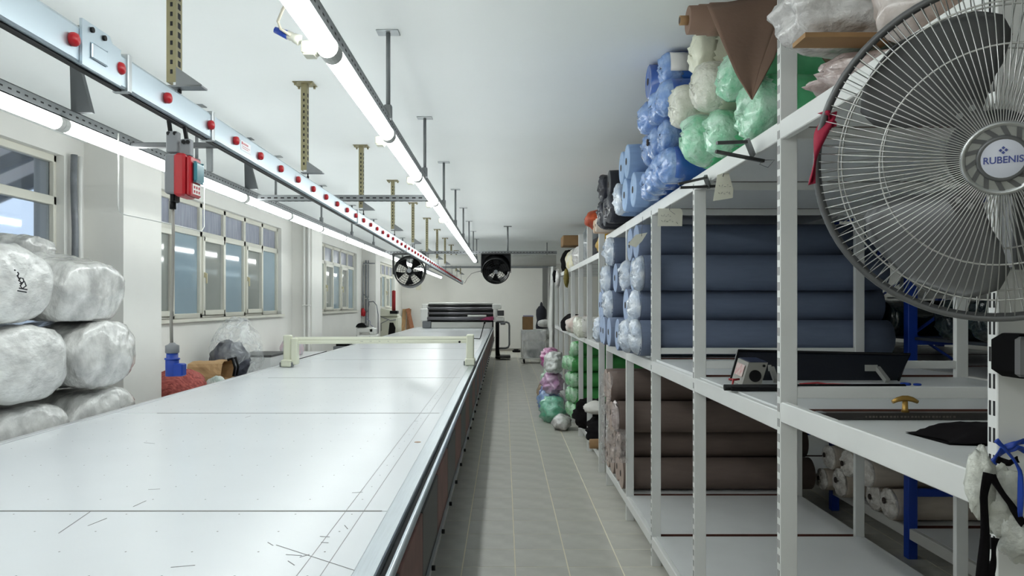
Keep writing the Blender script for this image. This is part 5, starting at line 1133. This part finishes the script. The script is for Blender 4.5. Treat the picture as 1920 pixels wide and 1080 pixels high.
for i in range(14):
    a = 2*math.pi*i/14
    p0 = FM @ Vector((0.032*math.cos(a), 0.032*math.sin(a), hz)); p1 = FM @ Vector((0.049*math.cos(a+0.25), 0.049*math.sin(a+0.25), hz))
    MB().bar(p0, p1, 0.0065, 0.004, up=ax).obj('hub_vane', FRIM, fn)
MB().lathe([(0.030,hz-0.004),(0.0345,hz+0.002),(0.0335,hz+0.007),(0.031,hz+0.0075)], 36, FM).obj('badge_ring', FRIM, fn)
bd = MB().lathe([(0.0,hz+0.004),(0.0315,hz+0.004),(0.0315,hz+0.0066),(0.028,hz+0.0076),(0.0,hz+0.0078)], 36, FM).obj('badge_disc', mat('badge_pale', (198,201,212), 0.35), fn)
INKB = mat('badge_ink_blue', (72,84,150), 0.5)
cu = bpy.data.curves.new('badge_text', 'FONT'); cu.body = 'RUBENIS'; cu.size = 0.0135; cu.align_x = 'CENTER'; cu.align_y = 'CENTER'; cu.extrude = 0.0002; cu.offset = 0.0002
tmp = bpy.data.objects.new('badge_text', cu); COL.objects.link(tmp)
dg = bpy.context.evaluated_depsgraph_get(); me = bpy.data.meshes.new_from_object(tmp.evaluated_get(dg)); bpy.data.objects.remove(tmp)
M2 = Matrix.Translation(-FC) @ FM @ Matrix.Translation((0,-0.002,hz+0.0081)) @ Matrix.Diagonal((0.98,1.05,1,1))
me.transform(M2); me.materials.clear(); me.materials.append(INKB); me.name = 'badge_lettering'
to = bpy.data.objects.new('badge_lettering', me); COL.objects.link(to); to.parent = bd
m = MB()
for dx, dy in ((0,0.0035),(0,-0.0035),(0.0035,0),(-0.0035,0)):
    q = 0.0024; c = Vector((dx, 0.0125+dy, hz+0.0081)); m.prism([FM @ (c+Vector(p)) for p in ((0,q,0),(-q,0,0),(0,-q,0),(q,0,0))], ax*0.0003)
m.obj('badge_emblem', INKB, bd)
# three broad metal blades, at rest
def blade(a0):
    prof = [(0.0,0.22),(0.2,0.42),(0.45,0.60),(0.7,0.66),(0.88,0.58),(0.96,0.42),(1.0,0.12)]
    def f(u, v):
        i = min(int(u*6), 5); f_ = u*6-i; rr = prof[i][0]+(prof[i+1][0]-prof[i][0])*f_; hw = prof[i][1]+(prof[i+1][1]-prof[i][1])*f_
        r = 0.062+0.172*rr; a = a0+(v-0.5)*2*hw*1.0
        return FM @ Vector((r*math.cos(a), r*math.sin(a), -0.004+(v-0.5)*0.055*(0.5+0.5*rr)+0.010*math.sin(v*math.pi)))
    return f
for k, a0 in enumerate((122, 238, 0)):
    o = MB().grid(blade(math.radians(a0)), 19, 12).obj('blade', FGREY, fn); o.modifiers.new('thickness','SOLIDIFY').thickness = 0.003
    a = math.radians(a0)
    bk = MB(); e = [(0.03,-0.5),(0.03,0.5),(0.095,0.24),(0.105,0.0),(0.095,-0.24)]
    bk.prism([FM @ Vector((r*math.cos(a+w), r*math.sin(a+w), 0.013)) for r, w in e], -ax*0.006)
    bkt = bk.obj('blade_bracket', FRIM, fn)
    for r, w in ((0.085,0.12),(0.085,-0.12)): MB().cyl(FM @ Vector((r*math.cos(a+w), r*math.sin(a+w), 0.012)), FM @ Vector((r*math.cos(a+w), r*math.sin(a+w), 0.019)), 0.005, 8).obj('rivet', STEEL, bkt)
MB().lathe([(0.02,0.03),(0.036,0.022),(0.04,-0.0),(0.04,-0.02)], 24, FM).obj('blade_hub', FRIM, fn)
MB().lathe([(0.03,-0.06),(0.066,-0.07),(0.070,-0.10),(0.066,-0.15),(0.05,-0.17),(0.0,-0.172)], 28, FM).obj('motor_housing', mat('motor_dark', (54,56,58), 0.45, 0.3), fn)
# bracket from the motor to the post, control box
mp = FM @ Vector((0,0,-0.12))
MB().bar(mp, Vector((0.965,1.37,mp.z-0.06)), 0.035, 0.04).bbox((0.93,1.362,mp.z-0.2), (0.99,1.398,mp.z-0.0), 0.004).obj('wall_bracket', FRIM, fn)
cb0 = P(1874,706,1.36); cb1 = P(1932,625,1.36)
MB().bbox((cb0.x, 1.30, cb0.z), (cb1.x, 1.395, cb1.z), 0.012).obj('control_box', mat('control_black', (7,7,8), 0.7, spec=0.05), fn, label='black speed control box on the post')
MB().bbox((cb0.x-0.003, 1.296, cb0.z+0.004), (cb0.x+0.014, 1.32, cb1.z-0.004), 0.005).obj('box_edge', mat('box_edge_grey', (92,92,92), 0.4), fn)
# magenta ribbon tied to the guard
RIBY = (FM @ Vector((FR*math.cos(2.88), FR*math.sin(2.88), 0))).y-0.01
t = thing('ribbon', 'magenta cloth ribbon tied to the left rim of the fan', 'ribbon', P(1545,240,1.2))
def rib(pts, w, seed):
    def f(u, v):
        x, y = along(pts, v); return P(x+(u-0.5)*w*(0.8+0.3*math.sin(v*3+1)), y, RIBY)+Vector((0,0.012*math.sin(u*4+v*6+seed),0))
    return f
o = MB().grid(rib([(1556,212),(1542,248),(1530,290),(1521,345)], 18, 0), 6, 16).grid(rib([(1546,210),(1556,222),(1560,240)], 14, 2), 5, 8).obj('cloth_strip', mat('magenta_cloth', (150,14,52), 0.75, var=0.1), t); o.modifiers.new('thickness','SOLIDIFY').thickness = 0.0015
# plastic bag, straps and blue tape at the near post
PBM = mat('white_bag_plastic', (214,216,206), 0.3, rgb2=(170,172,166), vscale=16, bump=0.9, bscale=22, coat=0.5)
FBLK = mat('control_black', (7,7,8), 0.7, spec=0.05)
t = thing('hanging_bag', 'crumpled white plastic bag with black straps hanging at the near post', 'plastic bag', P(1860,850,1.33))
m = MB(); blob(m, P(1838,905,1.335), 0.024,0.024,0.062, 90, 0.22); blob(m, P(1884,945,1.335), 0.04,0.026,0.066, 92, 0.22); blob(m, P(1905,1000,1.33), 0.034,0.03,0.05, 95, 0.22)
m.obj('bag_plastic', PBM, t)
def strap(pts, w, Y, nm, mm, par):
    def f(u, v):
        x, y = along(pts, v); x1, y1 = along(pts, min(1, v+0.03)); x0, y0 = along(pts, max(0, v-0.03)); dx, dy = x1-x0, y1-y0; L = math.hypot(dx, dy) or 1
        return P(x-dy/L*(u-0.5)*w, y+dx/L*(u-0.5)*w, Y)+Vector((0,0.004*math.sin(v*7+u*2),0))
    o = MB().grid(f, 4, 20).obj(nm, mm, par); o.modifiers.new('thickness','SOLIDIFY').thickness = 0.002
strap([(1856,888),(1846,930),(1846,1000),(1843,1060),(1840,1110)], 18, 1.30, 'strap', BC, t); strap([(1862,893),(1884,930),(1900,955),(1922,985)], 12, 1.30, 'strap', BC, t); strap([(1872,862),(1890,868),(1912,862)], 12, 1.36, 'strap', BC, t); strap([(1868,1010),(1862,1050),(1852,1100)], 12, 1.31, 'strap', BC, t)
t = thing('blue_tape', 'blue tape knotted around the near slotted post', 'tape', P(1885,840,1.36))
for pts, w in (([(1886,842),(1872,854),(1860,868),(1848,884)], 13), ([(1884,842),(1900,832),(1924,828)], 10), ([(1870,826),(1884,838),(1900,860),(1912,885),(1914,930),(1916,970)], 7), ([(1888,846),(1906,838),(1924,846)], 9)): strap(pts, w, 1.383 if w > 8 else 1.275, 'tape_strip', BLUE, t)
